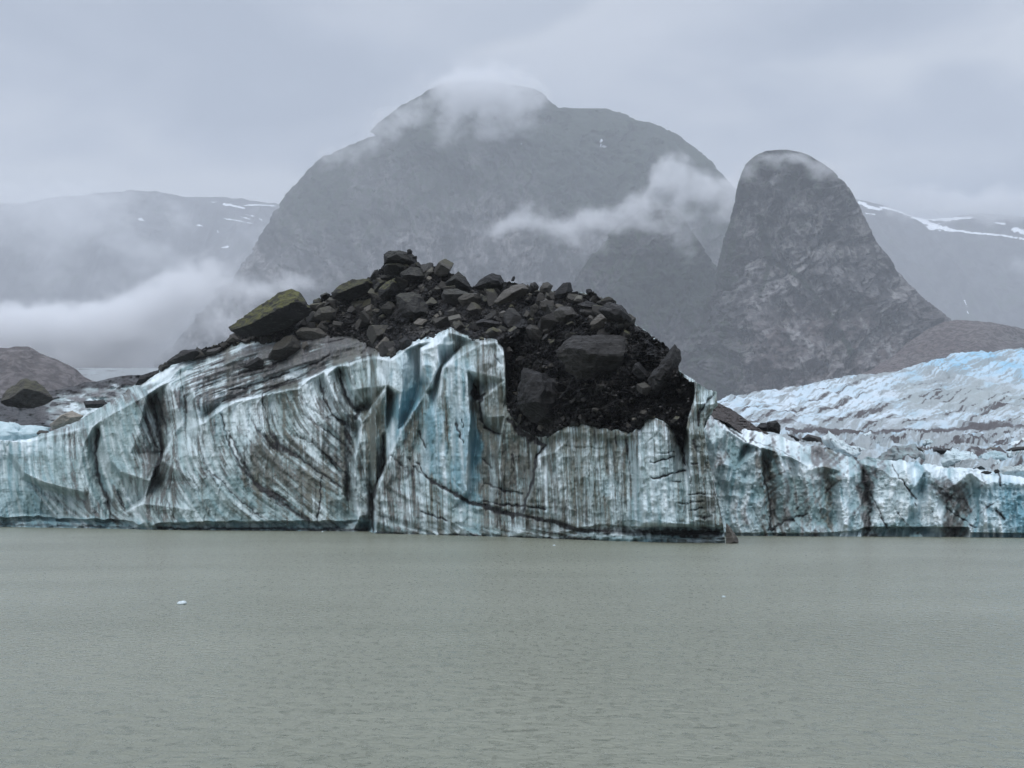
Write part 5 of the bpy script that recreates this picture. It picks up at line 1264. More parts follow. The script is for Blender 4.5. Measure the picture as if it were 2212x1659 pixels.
c2 = lambda L: [(493.7 + a / 4.032, 521.2 + b / 4.032) for a, b in L]
c3 = lambda L: [(987.5 + a / 3.6656, 521.2 + b / 3.6656) for a, b in L]
c1 = lambda L: [(a / 3.558, 713 + b / 3.558) for a, b in L]
c6 = lambda L: [(1481.3 + a / 3.0271, 713.2 + b / 3.0271) for a, b in L]
def cen(L): return sum(p[0] for p in L) / len(L), sum(p[1] for p in L) / len(L)
def on_rubble(L, k=.35):
    x, y = cen(L); rr = max(math.hypot(p[0] - x, p[1] - y) for p in L)
    yb = max(p[1] for p in L)
    d = float(rub_depth(x, min(max(yb - .15 * rr, float(interp(CREST, x)) + 3), float(interp(RIM, x)) + 2)))
    return d - (k * rr * d / F + .6)
BIG = [
 # outline, label, tone, tan, moss, thick, sink
 (c2([(5, 740), (150, 640), (310, 530), (430, 450), (545, 420), (620, 445), (690, 530), (745, 600), (700, 650), (560, 730), (480, 780), (330, 830), (170, 840), (80, 830), (10, 780)]), "huge mossy boulder perched on the left shoulder, yellow-green along its left edge", .10, 0, 1.0, .75, .5),
 (c2([(890, 450), (960, 380), (1080, 330), (1220, 325), (1270, 370), (1240, 450), (1100, 500), (1000, 520), (900, 500)]), "rounded green-grey boulder on the crest just left of the summit pile", .16, 0, .6, .8, .3),
 (c2([(1080, 500), (1160, 410), (1270, 370), (1268, 440), (1190, 480), (1100, 515)]), "yellowish slab leaning against the rounded crest boulder", .35, .25, .8, .5, .8),
 (c2([(795, 470), (850, 445), (885, 460), (885, 495), (805, 505)]), "small flat-topped rock left of the rounded crest boulder", .12, 0, .2, .8, .3),
 (c2([(722, 575), (740, 510), (790, 490), (825, 520), (790, 580)]), "small round rock right of the huge mossy boulder's peak", .12, 0, .3, .8, .4),
 (c2([(760, 570), (830, 525), (880, 530), (900, 560), (840, 580), (770, 595)]), "pale lichen-spotted rock lying above a square brown one", .65, .35, .3, .5, .7),
 (c2([(745, 640), (790, 580), (880, 560), (940, 610), (935, 670), (850, 695), (750, 680)]), "square brown-grey rock right of the huge mossy boulder", .26, .1, .2, .8, .5),
 (c2([(1350, 110), (1400, 80), (1500, 85), (1600, 110), (1640, 140), (1650, 215), (1600, 228), (1400, 222), (1352, 205)]), "blocky dark boulder crowning the summit of the mound", .07, 0, .1, .9, .0),
 (c2([(1340, 230), (1370, 195), (1500, 185), (1560, 220), (1500, 290), (1440, 300), (1370, 280)]), "dark boulder carrying the crown block at the summit", .12, 0, .2, .9, .2),
 (c2([(1553, 74), (1580, 64), (1603, 85), (1600, 112), (1555, 108)]), "small stone sitting on the crown block's right corner", .08, 0, 0, 1, 0),
 (c2([(1600, 130), (1640, 125), (1645, 150), (1605, 155)]), "thin ledge stone on the crown block's right side", .3, 0, 0, .8, .3),
 (c2([(1235, 310), (1270, 250), (1300, 245), (1325, 285), (1290, 335), (1242, 335)]), "upright grey rock left of the summit pile", .25, 0, .1, .9, .2),
 (c2([(1315, 300), (1360, 290), (1410, 310), (1400, 340), (1330, 345)]), "flat-faced rock wedged under the summit boulder", .16, 0, .1, .8, .4),
 (c2([(1490, 275), (1580, 222), (1690, 235), (1745, 300), (1720, 350), (1600, 370), (1510, 340)]), "broad dark boulder under the right side of the crown block", .12, 0, .1, .9, .4),
 (c2([(1300, 420), (1360, 360), (1450, 320), (1500, 355), (1490, 440), (1400, 500), (1310, 495)]), "greenish boulder left of the tall grey one below the summit", .14, 0, .9, .8, .5),
 (c2([(1262, 400), (1310, 345), (1370, 345), (1310, 430), (1275, 470)]), "narrow mossy rock beside the yellowish slab", .12, 0, .6, .8, .4),
 (c2([(1460, 480), (1500, 450), (1600, 440), (1670, 470), (1740, 560), (1740, 640), (1620, 700), (1500, 650), (1468, 560)]), "tall smooth grey boulder in the middle of the pile", .30, 0, .15, .8, .6),
 (c2([(1885, 370), (1940, 310), (2000, 265), (2060, 310), (2115, 390), (2110, 440), (1990, 420), (1900, 390)]), "pointed boulder on the skyline right of the summit", .14, 0, .1, .9, .3),
 (c2([(1845, 480), (1880, 425), (1990, 410), (2100, 450), (2040, 490), (1990, 560), (1870, 530)]), "pale grey angular boulder under the pointed skyline boulder", .36, 0, .1, .8, .6),
 (c2([(1990, 500), (2060, 455), (2180, 450), (2220, 500), (2150, 560), (2040, 570)]), "dull brown boulder right of the pale angular one", .22, .15, .1, .8, .5),
 (c2([(345, 1000), (400, 900), (480, 835), (560, 810), (620, 870), (640, 930), (560, 985), (450, 1035), (350, 1035)]), "brown boulder resting on ice below the mossy one", .13, .08, .1, .9, .7),
 (c2([(580, 790), (640, 750), (790, 755), (865, 810), (845, 850), (700, 870), (610, 840)]), "flat striped slab jutting over the ice below the pile", .42, .15, .1, .6, .7),
 (c2([(120, 1100), (180, 1050), (250, 1010), (310, 1040), (300, 1090), (190, 1115)]), "dark flat rock on the ice shelf left of the brown boulder", .14, 0, 0, .7, .6),
 (c2([(640, 880), (680, 870), (700, 910), (660, 945), (640, 930)]), "small tan cracked block beside the brown boulder", .5, .3, 0, .8, .5),
 (c2([(1385, 940), (1440, 915), (1465, 990), (1410, 1025)]), "dull red-brown rock tucked above the first blue fin", .2, .12, 0, .8, .6),
 (c2([(1480, 870), (1540, 830), (1600, 870), (1590, 920), (1500, 950)]), "dark rock above the cleft between the blue fins", .12, 0, 0, .9, .5),
 (c3([(125, 370), (180, 300), (270, 248), (340, 270), (372, 320), (360, 380), (230, 400)]), "black peaked boulder standing at the middle of the skyline", .04, 0, 0, .9, .3),
 (c3([(430, 300), (440, 280), (452, 274), (462, 290), (450, 318), (425, 316)]), "tiny upright stone on the skyline", .05, 0, 0, .9, .1),
 (c3([(295, 475), (360, 390), (440, 345), (530, 340), (585, 385), (560, 430), (420, 485), (310, 505)]), "long tan-topped slab sloping left near the skyline", .30, .22, 0, .6, .6),
 (c3([(565, 375), (580, 330), (620, 320), (650, 360), (630, 415), (575, 410)]), "lumpy dark rock right of the tan-topped slab", .12, 0, 0, .9, .3),
 (c3([(650, 380), (680, 330), (720, 322), (760, 350), (730, 420), (665, 420)]), "brown-faced block on the skyline", .22, .15, 0, .9, .3),
 (c3([(765, 430), (800, 370), (840, 328), (900, 324), (915, 390), (880, 440), (790, 460)]), "dark cube-like boulder at the skyline's right shoulder", .10, 0, 0, .9, .3),
 (c3([(1020, 410), (1020, 380), (1060, 375), (1085, 420), (1040, 430)]), "small knob of rock on the right skyline", .05, 0, 0, .9, .2),
 (c3([(760, 560), (820, 510), (900, 520), (950, 570), (940, 610), (840, 645), (775, 605)]), "smooth rounded grey boulder with fine stripes", .50, .05, 0, .7, .6),
 (c3([(950, 500), (1030, 470), (1120, 500), (1110, 550), (1010, 560)]), "dark ledge boulder above the overhanging slab", .10, 0, 0, .8, .4),
 (c3([(1110, 540), (1200, 480), (1300, 505), (1330, 560), (1382, 612), (1375, 645), (1310, 660), (1190, 620)]), "dark slab overhanging the right skyline", .09, 0, 0, .8, .2),
 (c3([(1045, 660), (1090, 600), (1130, 575), (1210, 600), (1300, 640), (1180, 675), (1090, 690)]), "tan-edged flat rock under the overhanging slab", .34, .25, 0, .7, .5),
 (c3([(325, 570), (370, 545), (420, 580), (412, 612), (350, 600)]), "small pale stone in the dark rubble above the fins", .8, .2, 0, .8, .6),
 (c3([(220, 725), (250, 690), (290, 678), (340, 715), (338, 765), (250, 760)]), "greenish wedge rock directly above the third ice fin", .25, .1, .5, .8, .6),
 (c3([(140, 640), (200, 615), (350, 640), (360, 700), (250, 690), (150, 670)]), "dull slab lying flat in the rubble above the fins", .2, 0, 0, .6, .6),
 (c3([(665, 780), (700, 735), (740, 730), (735, 765), (690, 795)]), "small grey tilted plate in the dark dirt", .35, 0, 0, .6, .5),
 (c3([(780, 880), (830, 790), (920, 755), (1350, 750), (1375, 900), (1360, 1010), (1230, 1080), (1050, 1060), (940, 1075), (850, 1000)]), "biggest dark block embedded in the rubble face", .10, .03, 0, .55, 1.3),
 (c3([(465, 1200), (480, 1100), (530, 1010), (700, 1040), (790, 1110), (860, 1240), (845, 1380), (800, 1460), (740, 1475), (640, 1440), (530, 1370), (490, 1290)]), "blue-black slab hanging at the rubble's lower left edge", .09, 0, 0, .5, .4),
 (c3([(1520, 1160), (1510, 1090), (1560, 1030), (1640, 950), (1690, 870), (1720, 806), (1765, 860), (1778, 930), (1745, 1030), (1730, 1080), (1640, 1145), (1560, 1212)]), "tall blade of dark rock leaning out at the far right of the rubble", .13, 0, 0, .5, .8),
 (c3([(1385, 1030), (1400, 975), (1440, 960), (1535, 1060), (1500, 1105), (1430, 1080)]), "black block left of the leaning blade", .03, 0, 0, .8, .4),
 (c1([(5, 560), (20, 500), (60, 450), (130, 400), (185, 365), (290, 395), (350, 440), (420, 530), (340, 580), (250, 605), (170, 600), (50, 585)]), "large dark boulder with tan flanks at the photo's left edge", .13, .10, .3, .85, 0),
 (c1([(380, 725), (480, 650), (560, 615), (650, 660), (600, 700), (450, 745), (400, 775)]), "pale tan boulder lying on the ice edge at far left", .85, .9, 0, .7, 0),
 (c1([(280, 790), (300, 770), (370, 773), (388, 795), (340, 806), (285, 805)]), "small red-brown rock left of the pale tan boulder", .14, .12, 0, .8, 0),
 (c1([(640, 545), (720, 538), (800, 541), (835, 570), (790, 600), (660, 598)]), "dark flat block up-slope of the pale tan boulder", .08, 0, 0, .8, 0),
 (c1([(80, 575), (110, 555), (160, 560), (160, 580), (90, 585)]), "small grey stone at the foot of the left-edge boulder", .5, 0, 0, .8, 0),
 (c1([(1285, 240), (1330, 200), (1410, 155), (1520, 143), (1550, 180), (1480, 225), (1390, 250), (1295, 272)]), "long dark block on the thin left crest below the mossy boulder", .07, .02, 0, .7, .3),
 (c1([(1040, 420), (1080, 350), (1180, 318), (1290, 285), (1275, 330), (1160, 380), (1070, 425)]), "wide black slab lying along the left crest", .06, 0, 0, .6, .4),
 (c1([(1550, 165), (1570, 140), (1595, 150), (1580, 175)]), "small stone at the right end of the long crest block", .12, 0, 0, .8, .3),
 (c1([(1525, 195), (1600, 150), (1700, 130), (1690, 165), (1580, 200)]), "flat light-grey slab just right of the long crest block", .5, .05, 0, .5, .6),
 (c1([(1745, 90), (1765, 35), (1800, 25), (1840, 70), (1800, 95)]), "small brown rock under the mossy boulder's left end", .25, .15, 0, .8, .5),
 (c6([(455, 640), (490, 605), (540, 608), (560, 640), (550, 665), (480, 660)]), "low black boulder, the left of a touching pair on the brown moraine", .03, 0, 0, .9, 0),
 (c6([(520, 655), (530, 600), (590, 588), (620, 622), (617, 682), (560, 668)]), "squarish black boulder, the right of a touching pair on the brown moraine", .03, 0, 0, .9, 0),
 (c6([(640, 690), (690, 680), (750, 718), (740, 738), (680, 710)]), "sloping grey slab half buried right of the black boulder pair", .16, 0, 0, .6, 0),
 (c6([(752, 712), (800, 680), (880, 700), (912, 748), (820, 738)]), "brown wedge boulder left of the pointed white serac", .14, .1, 0, .8, 0),
 (c6([(1470, 775), (1500, 755), (1560, 785), (1570, 805), (1520, 800)]), "rust-coloured rock on the ice above the marbled cliff", .2, .35, 0, .8, 0),
 (c6([(1565, 795), (1640, 770), (1730, 775), (1700, 812), (1600, 812)]), "long black rock left of the blue ice block", .05, 0, 0, .7, 0),
 (c6([(1755, 780), (1800, 765), (1842, 785), (1830, 800), (1770, 798)]), "rounded brown rock, left one of two on top of the blue ice block", .12, .15, 0, .9, 0),
 (c6([(1838, 790), (1880, 765), (1942, 775), (1925, 803), (1850, 800)]), "rounded brown rock, right one of two on top of the blue ice block", .10, .12, 0, .9, 0),
 (c6([(1945, 785), (1990, 762), (2065, 770), (2080, 788), (1990, 795)]), "pinkish flat rock right of the two rounded brown rocks", .4, .3, 0, .6, 0),
 (c6([(2085, 790), (2130, 768), (2212, 760), (2225, 785), (2140, 795)]), "dark flat rock at the photo's right edge", .1, .05, 0, .6, 0),
 (c6([(2015, 925), (2020, 912), (2040, 908), (2056, 922), (2045, 938), (2022, 938)]), "single round black stone on the lip of the right cliff", .04, 0, 0, 1, 0),
 (c6([(1925, 930), (1960, 918), (2005, 926), (1990, 942), (1940, 940)]), "low flat dark rock left of the single round stone on the cliff lip", .04, .02, 0, .8, 0),
 (c6([(262, 1250), (275, 1265), (300, 1315), (343, 1365), (349, 1392), (300, 1402), (264, 1396)]), "brown gritty rock standing in the water at the headland's right foot", .28, .25, 0, .9, 0),
]
# distances of the things that do not sit on the rubble
def front_of(L, k=.45):
    x, y = cen(L); rr = max(math.hypot(p[0] - x, p[1] - y) for p in L)
    d = float(ice_depth(x, max(p[1] for p in L) - 2)); return d - k * rr * d / F * .5
def slope_depth(y): return float(interp([(850, 900), (880, 720), (905, 570), (930, 440), (950, 350), (970, 280), (990, 238), (1012, 212)], y))
for i, (L, lab, tone, tan, moss, th, sink) in enumerate(BIG):
    x, y = cen(L)
    nm = 'boulder' if max(p[0] for p in L) - min(p[0] for p in L) > 22 else 'rock'
    if x > 1515:
        if y > 1100: dep = shore_dist(1173.8)
        elif y > 1012: dep = float(shore_dist(r_shore(x))) + 4.5
        else: dep = slope_depth(max(p[1] for p in L) + 1) - 3
        if 1620 < x < 1700: dep = 203
    elif x < 130:
        dep = 262 if y > 890 else (318 if x < 60 else 300)
        if 'small red' in lab: dep = 268
    elif x < 240: dep = 290
    elif y > float(interp(RIM, x)) + 6: dep = front_of(L)
    else: dep = on_rubble(L, .35 - .3 * sink)
    boulder(nm, L, dep, lab, nm, tone=tone, tan=tan, moss=moss, seed=i + 1, thick=th, rough=2.0 if ('biggest' in lab or 'blue-black' in lab or 'blade' in lab) else 1.2)

# seracs and loose ice blocks
def ice_attr(dirt=.2, dark=.1, blue=.3, white=.6, olive=.1):
    def f(V, o):
        n = fbm(V[:, 0] / 1.5, V[:, 1] / 1.5, V[:, 2] / 1.5, 4, 5); n2 = fbm(V[:, 0] / .5, V[:, 1] / .5, V[:, 2] / 1.2, 3, 6)
        return dict(dirt=np.clip(dirt + .6 * n, 0, 1), dark=np.clip(dark + .9 * np.maximum(n2, 0), 0, 1), blue=np.clip(blue + .3 * n, 0, 1), white=np.clip(white + .5 * n, 0, 1), olive=0 * n + olive)
    return f
ICE = [
 ([(1775, 950), (1780, 940), (1792, 933), (1808, 946), (1828, 958), (1845, 968), (1860, 978), (1852, 992), (1820, 992), (1790, 975)], "pointed white serac standing behind the middle of the right cliff", 226, dict(dirt=.3, dark=.1, blue=.15, white=.7), "serac"),
 ([(1876, 1000), (1905, 978), (1930, 963), (1975, 962), (1990, 975), (2003, 992), (1960, 1006), (1900, 1008)], "grubby grey serac hump between the pointed serac and the blue block", 222, dict(dirt=.6, dark=.25, blue=.2, white=.2), "serac"),
 ([(2036, 1000), (2040, 985), (2048, 974), (2060, 970), (2085, 977), (2110, 984), (2118, 1000), (2090, 1012), (2050, 1010)], "smooth pale blue ice block topped by two brown rocks", 220, dict(dirt=.0, dark=0, blue=.5, white=.6), "ice block"),
 ([(2108, 1000), (2120, 982), (2150, 974), (2172, 982), (2190, 1000), (2170, 1012), (2120, 1012)], "bluish ice block right of the smooth pale one", 222, dict(dirt=.15, dark=.05, blue=.5, white=.3), "ice block"),
 ([(2180, 966), (2188, 955), (2205, 947), (2235, 944), (2245, 965), (2210, 976)], "white ice hump cut by the photo's right edge", 300, dict(dirt=.0, dark=0, blue=.1, white=1), "ice block"),
 ([(2150, 1026), (2165, 1008), (2195, 1005), (2240, 1008), (2240, 1030), (2190, 1034)], "cream-grey ice shelf at the right edge above the blue cliff", 196, dict(dirt=.45, dark=.0, blue=.1, white=.6, olive=.9), "ice block"),
 ([(-12, 960), (-12, 911), (8, 910), (28, 912), (44, 916), (58, 919), (68, 924), (90, 921), (106, 922), (108, 950), (60, 962)], "pale sky-blue ice block with short dark cracks at the far left", 282, dict(dirt=.05, dark=.0, blue=.55, white=.45), "ice block"),
 ([(381, 1302), (384, 1299), (392, 1298.6), (399, 1297.2), (405, 1300.5), (404, 1304.5), (396, 1307.5), (384, 1307.5)], "small white ice floe alone on open water", None, dict(dirt=0, dark=0, blue=.0, white=1), "ice floe"),
 ([(694, 1150.5), (695.5, 1146.5), (698.5, 1147), (698.5, 1151)], "tiny white ice chip floating against the foot of the middle cliff", None, dict(dirt=0, dark=0, blue=0, white=1), "ice floe"),
 ([(1193, 1178), (1197, 1176), (1201, 1178.5), (1198, 1180.5)], "tiny white ice chip in front of the headland's dark notch", None, dict(dirt=0, dark=0, blue=0, white=1), "ice floe"),
 ([(1558, 1289), (1562, 1286), (1569, 1288.5), (1566, 1292), (1560, 1292)], "faint ice chip floating in the right half of the lake", None, dict(dirt=.1, dark=0, blue=0, white=.7), "ice floe"),
]
_r = random.Random(12)
_n = 0
while _n < 22:
    x = _r.uniform(1660, 2215); y = _r.uniform(948, 1012)
    if y > float(interp(RC, x)) - 2 or y < 940 + (2212 - x) * .02: continue
    w_ = _r.uniform(12, 34); h_ = w_ * _r.uniform(.35, .7); k_ = _r.uniform(-.3, .3)
    L = [(x - w_ / 2, y), (x - w_ * .35, y - h_ * .55), (x + k_ * w_, y - h_), (x + w_ * .3, y - h_ * _r.uniform(.4, .8)), (x + w_ / 2, y), (x + w_ * .2, y + 3), (x - w_ * .3, y + 3)]
    ICE.append((L, None, slope_depth(y) - 4, dict(dirt=_r.uniform(.1, .6), dark=_r.uniform(0, .3), blue=_r.uniform(.1, .5), white=_r.uniform(.3, .9)), "serac")); _n += 1
for i, (L, lab, dep, at, cat) in enumerate(ICE):
    if dep is None: dep = float(shore_dist(max(p[1] for p in L) - 1.5))
    grp = None
    if lab is None: lab = 'small ragged serac in the broken dirty ice behind the right cliff'; grp = 'small ragged seracs behind the right cliff'
    boulder(cat.replace(' ', '_'), L, dep, lab, cat, group=grp, seed=200 + i, thick=.7 if cat != 'ice floe' else .5, rough=3.2 if cat != 'ice floe' else 1.0, smooth=True, facets=8, mat=M_ICE, attrs=ice_attr(**at), level=5 if cat != 'ice floe' else 3)

# brown moraine wedge running down the right cliff's back
def build_wedge():
    L = [(1520, 872), (1537, 866), (1545, 868), (1560, 874), (1580, 884), (1600, 897), (1620, 912), (1640, 926), (1665, 938), (1700, 955), (1740, 965)]
    low = [(1520, 905), (1545, 903), (1575, 915), (1605, 940), (1625, 956), (1640, 966), (1652, 966), (1680, 950), (1740, 968)]
    xs = np.arange(1520, 1735, 1.2); nv = 60
    X, V = np.meshgrid(xs, np.linspace(0, 1, nv))
    a = interp(low, X); b = interp(L, X) + 1.6 * fbm(X / 5, 0, 0, 4, 3)
    Y = a + (b - a) * V
    base = float(shore_dist(1158.0)) + 3.0
    D = base + interp([(1520, 6), (1600, 3.5), (1650, 4), (1735, 14)], X) + V * 12 - 1.3 * fbm(X / 8, Y / 6, 0, 5, 8, .6, True)
    x3, y3, z3 = P(X, Y, D)
    G = [np.stack([x3[i], y3[i], z3[i]], -1) for i in range(nv)]
    for k in range(1, 7): G.append(np.stack([x3[-1], y3[-1] + 3 * k, z3[-1] - .6 * k], -1))
    G = np.stack(G)
    o = make_mesh("moraine", G.reshape(-1, 3), grid_faces(len(xs), G.shape[0]), M_MOR)
    tag(o, "brown wedge of moraine grit sliding down between headland and right cliff", kind='stuff')
def mor_mat():
    m, t = new_mat("moraine_grit")
    g = t.n('ShaderNodeTexCoord').outputs['Object']
    n = t.noise(g, 2.4, 6, .7, .3)
    finish(t, t.ramp(n, [(.3, (.025, .020, .020)), (.52, (.062, .053, .050)), (.7, (.12, .105, .10))]), .75, n, 1.0, .3, .3)
    return m
M_MOR = mor_mat()
build_wedge()

# ------------------------------------------------------------------ loose rocks over the mound
def proto(seed, level):
    r = random.Random(seed)
    planes = []
    for k in range(4):
        v = Vector((r.gauss(0, 1), r.gauss(0, 1), r.gauss(0, 1))).normalized()
        planes.append((*v, r.uniform(.5, .85)))
    for v in ((0, 0, 1), (0, 0, -1), (1, 0, 0), (-1, 0, 0), (0, 1, 0), (0, -1, 0)): planes.append((*v, r.uniform(.5, 1.0)))
    planes = np.array(planes)
    d, f = ico(level)
    dots = d @ planes[:, :3].T
    rad = np.where(dots > 1e-3, planes[:, 3] / np.maximum(dots, 1e-3), 1e9).min(1)
    V = d * rad[:, None]
    q = V * 2 + seed
    V = V + d * (.035 * fbm(q[:, 0], q[:, 1], q[:, 2], 3, seed))[:, None]
    me = make_mesh("rock_shape", V, f, M_ROCK, smooth=False)
    data = me.data; bpy.data.objects.remove(me)
    data.name = "rock"
    return data, V, f
protos = [proto(s, 4) for s in range(300, 312)]
big_boxes = [(min(p[0] for p in b[0]), max(p[0] for p in b[0]), min(p[1] for p in b[0]), max(p[1] for p in b[0])) for b in BIG]
def free(x, y):
    for a, b, c, d in big_boxes:
        if a + (b - a) * .15 < x < b - (b - a) * .15 and c + (d - c) * .15 < y < d - (d - c) * .1: return False
    return True
ZONES = [
 # x0,x1, y above rim / explicit, count, size range px, tone range, label
 ((800, 1010, None, None), 66, (6, 17), (.05, .45), "angular dark rock in the tumbled pile around the summit crown"),
 ((655, 800, None, None), 44, (5, 14), (.08, .5), "broken grey rock between the huge mossy boulder and the summit pile"),
 ((1010, 1215, None, 760), 62, (6, 16), (.04, .4), "dark broken rock in the rubble above the third ice fin"),
 ((1215, 1360, None, 760), 26, (6, 14), (.04, .25), "dark rock on the right shoulder near the overhanging slab"),
 ((1105, 1490, 770, 925), 36, (4, 11), (.06, .4), "small stone stuck in the steep dark rubble face"),
 ((345, 500, None, None), 28, (4, 9), (.05, .35), "small rock on the thin crest left of the mossy boulder"),
 ((500, 660, 725, None), 16, (4, 10), (.1, .45), "small rock on the ice just under the mossy boulder"),
]
rr_ = random.Random(77)
for (x0, x1, ya, yb), cnt, (s0, s1), (t0, t1), lab in ZONES:
    k = 0; tries = 0
    while k < cnt and tries < cnt * 60:
        tries += 1
        x = rr_.uniform(x0, x1)
        top = float(max(interp(CREST, x), interp(RTOP_EXTRA, x))); rim = float(interp(RIM, x))
        lo = ya if ya is not None else top - 1; hi = min(rim - 2, yb) if yb is not None else rim - 2
        if hi < lo: continue
        y = lo + (hi - lo) * rr_.random() ** (1.35 if ya is None else 1)
        if y < top - 2 or not free(x, y): continue
        s = s0 + (1.55 * s1 - s0) * rr_.random() ** 2.0
        dep = float(rub_depth(x, max(y, top + 2)))
        w = s * dep / F * .82
        data, _, _ = protos[rr_.randrange(len(protos))]
        o = bpy.data.objects.new("rock", data); COL.objects.link(o)
        o.location = P(x, y, dep - w * .55)
        o.rotation_euler = (rr_.uniform(-.8, .8), rr_.uniform(-.8, .8), rr_.uniform(0, 6.28))
        o.scale = (w * rr_.uniform(.9, 1.5), w * rr_.uniform(.8, 1.3), w * rr_.uniform(.55, 1.0))
        o['tone'] = .9 * rr_.uniform(0, t1) ** 1.5 if rr_.random() < .9 else min(.6, t1 + .1); o['tan'] = rr_.uniform(0, .15) if rr_.random() < .94 else .35; o['moss'] = rr_.uniform(0, .4)
        tag(o, lab, 'rock', group=lab.replace('rock', 'rocks').replace('stone', 'stones'))
        k += 1

# gravel chips too small to count
def build_chips():
    r = np.random.RandomState(9)
    Vs, Fs = [], []; n0 = 0
    d, f = ico(1)
    for i in range(9000):
        if i < 6600: x = r.uniform(600, 1490)
        else: x = r.uniform(300, 1000)
        top = float(max(interp(CREST, x), interp(RTOP_EXTRA, x))); rim = float(interp(RIM, x))
        if rim < top + 2: continue
        y = top - 1 + (rim + 1 - top) * r.rand()
        dep = float(rub_depth(x, max(y, top + 1)))
        w = (1.3 + 5.5 * r.rand() ** 2.2) * dep / F * .5
        c = P(x, y, dep - .3 * w)
        sc = w * np.array([r.uniform(.8, 1.8), 1, r.uniform(.5, 1.1)])
        Vs.append(d * (1 + .35 * (r.rand(len(d)) - .5))[:, None] * sc + np.array(c)); Fs.append(f + n0); n0 += len(d)
    o = make_mesh("gravel", np.concatenate(Vs), np.concatenate(Fs), M_CHIP, smooth=False)
    tag(o, "loose gravel chips scattered through the dark rubble", kind='stuff')
def chip_mat():
    m, t = new_mat("gravel_chips")
    loc = t.n('ShaderNodeNewGeometry').outputs['Position']
    n = t.noise(loc, 1.7, 2, .5)
    c = t.ramp(n, [(.4, (.010, .0095, .010)), (.58, (.034, .032, .032)), (.72, (.12, .115, .11))])
    finish(t, c, .5, None, spec=.2)
    return m
M_CHIP = chip_mat()
build_chips()
# ------------------------------------------------------------------ air and low cloud
def build_haze():
    x0, x1, y0, y1, z0, z1 = -15500, 15500, -460, 25500, -1.2, 5400
    V = [(x, y, z) for z in (z0, z1) for y in (y0, y1) for x in (x0, x1)]
    Fc = [(0, 2, 3, 1), (4, 5, 7, 6), (0, 1, 5, 4), (2, 6, 7, 3), (0, 4, 6, 2), (1, 3, 7, 5)]
    m, t = new_mat("haze_air")
    pv = t.n('ShaderNodeVolumePrincipled', {'Color': (.91, .95, 1.0, 1), 'Density': 0.000057, 'Anisotropy': 0.1})
    t.n('ShaderNodeOutputMaterial', {'Volume': pv.outputs[0]})
    o = make_mesh("haze", V, Fc, m, smooth=False)
    tag(o, kind='stuff')
build_haze()


def fog(blobs, dep, ay, tau, seed=0, nscale=1.0, amount=1.0, thr=.5, gain=1.0, soft=1.0):
    """low cloud at a distance: soft lobes [(column,row,rx,ry,tilt,weight)] torn by noise, thickness ay metres"""
    x0 = min(b[0] - b[2] * 1.3 for b in blobs); x1 = max(b[0] + b[2] * 1.3 for b in blobs)
    y0 = min(b[1] - b[3] * 1.3 - abs(math.sin(math.radians(b[4]))) * b[2] for b in blobs); y1 = max(b[1] + b[3] * 1.3 + abs(math.sin(math.radians(b[4]))) * b[2] for b in blobs)
    m, t = new_mat("cloud_vapour")
    ay = ay * 1.6
    s = dep / F
    g = t.n('ShaderNodeTexCoord').outputs['Object']      # metres about the cloud's centre
    mx, my = (x0 + x1) / 2, (y0 + y1) / 2
    # slow warp so that the lobes do not read as ellipses
    wn = t.n('ShaderNodeTexNoise', {'Vector': t.mapping(g, loc=(seed * 31, seed * 17, 0)), 'Scale': 1 / (70 * s), 'Detail': 3.0, 'Roughness': .55}, noise_dimensions='3D').outputs['Color']
    wv = t.n('ShaderNodeVectorMath', {0: t.n('ShaderNodeVectorMath', {0: wn, 1: (.5, .5, .5)}, operation='SUBTRACT').outputs[0]}, operation='SCALE'); wv.inputs['Scale'].default_value = 85 * s
    q = t.n('ShaderNodeVectorMath', {0: g, 1: wv.outputs[0]}, operation='ADD').outputs[0]
    tot = None
    for (bx, by, rx, ry, tl, wt_) in blobs:
        mp = t.n('ShaderNodeMapping', {'Vector': q, 'Location': ((bx - mx) * s, 0, -(by - my) * s), 'Rotation': (0, -math.radians(tl), 0), 'Scale': (rx * s, ay, ry * s)}, vector_type='TEXTURE')
        r = t.n('ShaderNodeVectorMath', {0: mp.outputs[0]}, operation='LENGTH').outputs['Value']
        v = t.math('MULTIPLY', t.smooth(r, 1.25, .0), wt_)
        tot = v if tot is None else t.math('ADD', tot, v)
    n = t.noise(t.mapping(g, scale=(1, 1, 1.25), loc=(seed * 5.3, 0, seed * 3.1)), nscale / (42 * s), 5, .58, .6)
    v = t.math('ADD', tot, t.math('MULTIPLY', t.math('SUBTRACT', n, .5), 2.3 * amount))
    v = t.math('MULTIPLY', t.smooth(v, thr - .45, thr + .95), t.math('MINIMUM', t.math('MULTIPLY', tot, 4.0), 1.0))
    dn = t.math('MULTIPLY', v, tau / (ay * 1.2))
    pv = t.n('ShaderNodeVolumePrincipled', {'Color': (.985, .99, 1.0, 1), 'Density': dn, 'Anisotropy': 0.0})
    t.n('ShaderNodeOutputMaterial', {'Volume': pv.outputs[0]})
    hx, hz, hy = (x1 - x0) / 2 * s, (y1 - y0) / 2 * s, ay * 1.3
    V = [(x, y, z) for z in (-hz, hz) for y in (-hy, hy) for x in (-hx, hx)]
    Fc = [(0, 2, 3, 1), (4, 5, 7, 6), (0, 1, 5, 4), (2, 6, 7, 3), (0, 4, 6, 2), (1, 3, 7, 5)]
    o = make_mesh("low_cloud", V, Fc, m, smooth=False)
    o.location = P(mx, my, dep)
    tag(o, kind='stuff')
    return o
K_ = KS
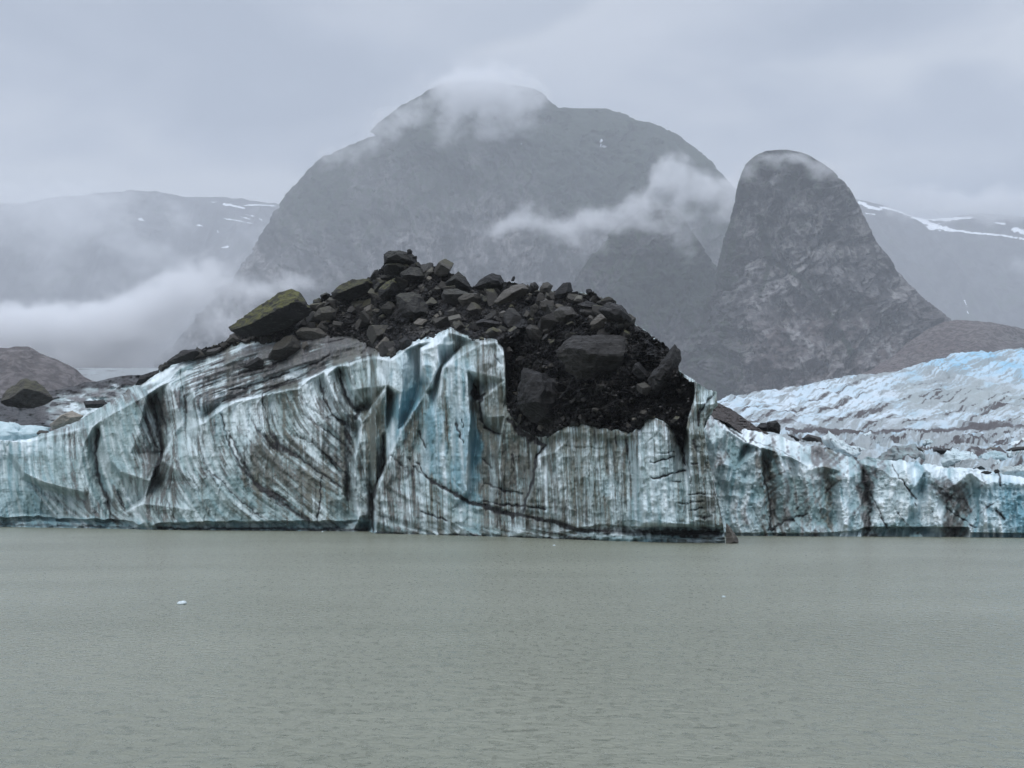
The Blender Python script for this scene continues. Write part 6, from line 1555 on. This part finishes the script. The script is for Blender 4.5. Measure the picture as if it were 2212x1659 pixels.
# veil over the summit
fog([(1040, 205, 130, 42, 0, 1.0), (1035, 178, 130, 40, 0, .8), (990, 215, 50, 50, 0, .45), (1120, 212, 100, 34, -8, .7), (890, 246, 100, 24, 14, .45), (975, 262, 40, 60, 0, .42), (1060, 268, 60, 55, 10, .45), (1130, 260, 60, 40, 0, .35), (820, 290, 90, 30, 40, .3)], 2860 * K_, 150, 2.5, seed=1, thr=.30)
fog([(735, 332, 95, 26, 12, .8), (800, 300, 60, 24, 30, .5)], 2960 * K_, 80, 1.0, seed=2)
# wisp between the mountain and the pinnacle
fog([(1440, 372, 50, 42, 30, .9), (1500, 405, 110, 50, -10, 1.0), (1575, 430, 60, 55, -30, .8), (1385, 435, 70, 34, 32, .8), (1300, 478, 120, 30, 6, .8), (1180, 482, 140, 24, 3, .75), (1080, 500, 70, 22, 10, .4), (1440, 470, 110, 40, 0, .55), (1480, 520, 90, 40, -30, .3), (1600, 400, 60, 40, 0, .5), (1250, 520, 110, 26, -10, .45), (1120, 470, 90, 22, 20, .4)], 1860 * K_, 95, 2.0, seed=3, thr=.40, amount=1.1)
# cap on the pinnacle
fog([(1680, 342, 90, 17, 0, .8), (1765, 362, 80, 24, -28, .75), (1615, 372, 30, 40, 60, .5)], 1640 * K_, 60, 1.7, seed=5, amount=.6)
# bank on the left
fog([(60, 715, 260, 62, 0, 1.5), (230, 722, 200, 68, 0, 1.4), (330, 665, 110, 60, 25, 1.0), (400, 630, 120, 60, 25, .8), (180, 780, 220, 40, 0, .9)], 1450 * K_, 150, 6.5, seed=6, amount=.7)
fog([(430, 600, 130, 50, 20, .7), (540, 625, 130, 42, 0, .7), (640, 612, 80, 28, -15, .5), (470, 690, 140, 60, 0, .6), (560, 720, 100, 50, 0, .35)], 1560 * K_, 90, 2.6, seed=7)
# torn veil in front of the far snow mountain
fog([(60, 495, 150, 70, 0, .8), (200, 475, 150, 70, 0, .85), (120, 570, 120, 50, 60, .6), (330, 545, 120, 55, -20, .65), (250, 610, 120, 60, 40, .45), (390, 470, 50, 60, 70, .6), (540, 520, 90, 60, 30, .45), (60, 430, 200, 40, 0, .9), (250, 420, 120, 30, 0, .6)], 13700, 420, 1.7, seed=8, amount=1.1)
# cloud base over the right-hand snow mountain
fog([(1960, 430, 110, 34, -8, .9), (2070, 448, 140, 34, 0, 1.1), (2190, 438, 130, 46, 0, 1.3), (2210, 575, 70, 22, 0, .6)], 12400, 300, 2.2, seed=12, amount=.7)
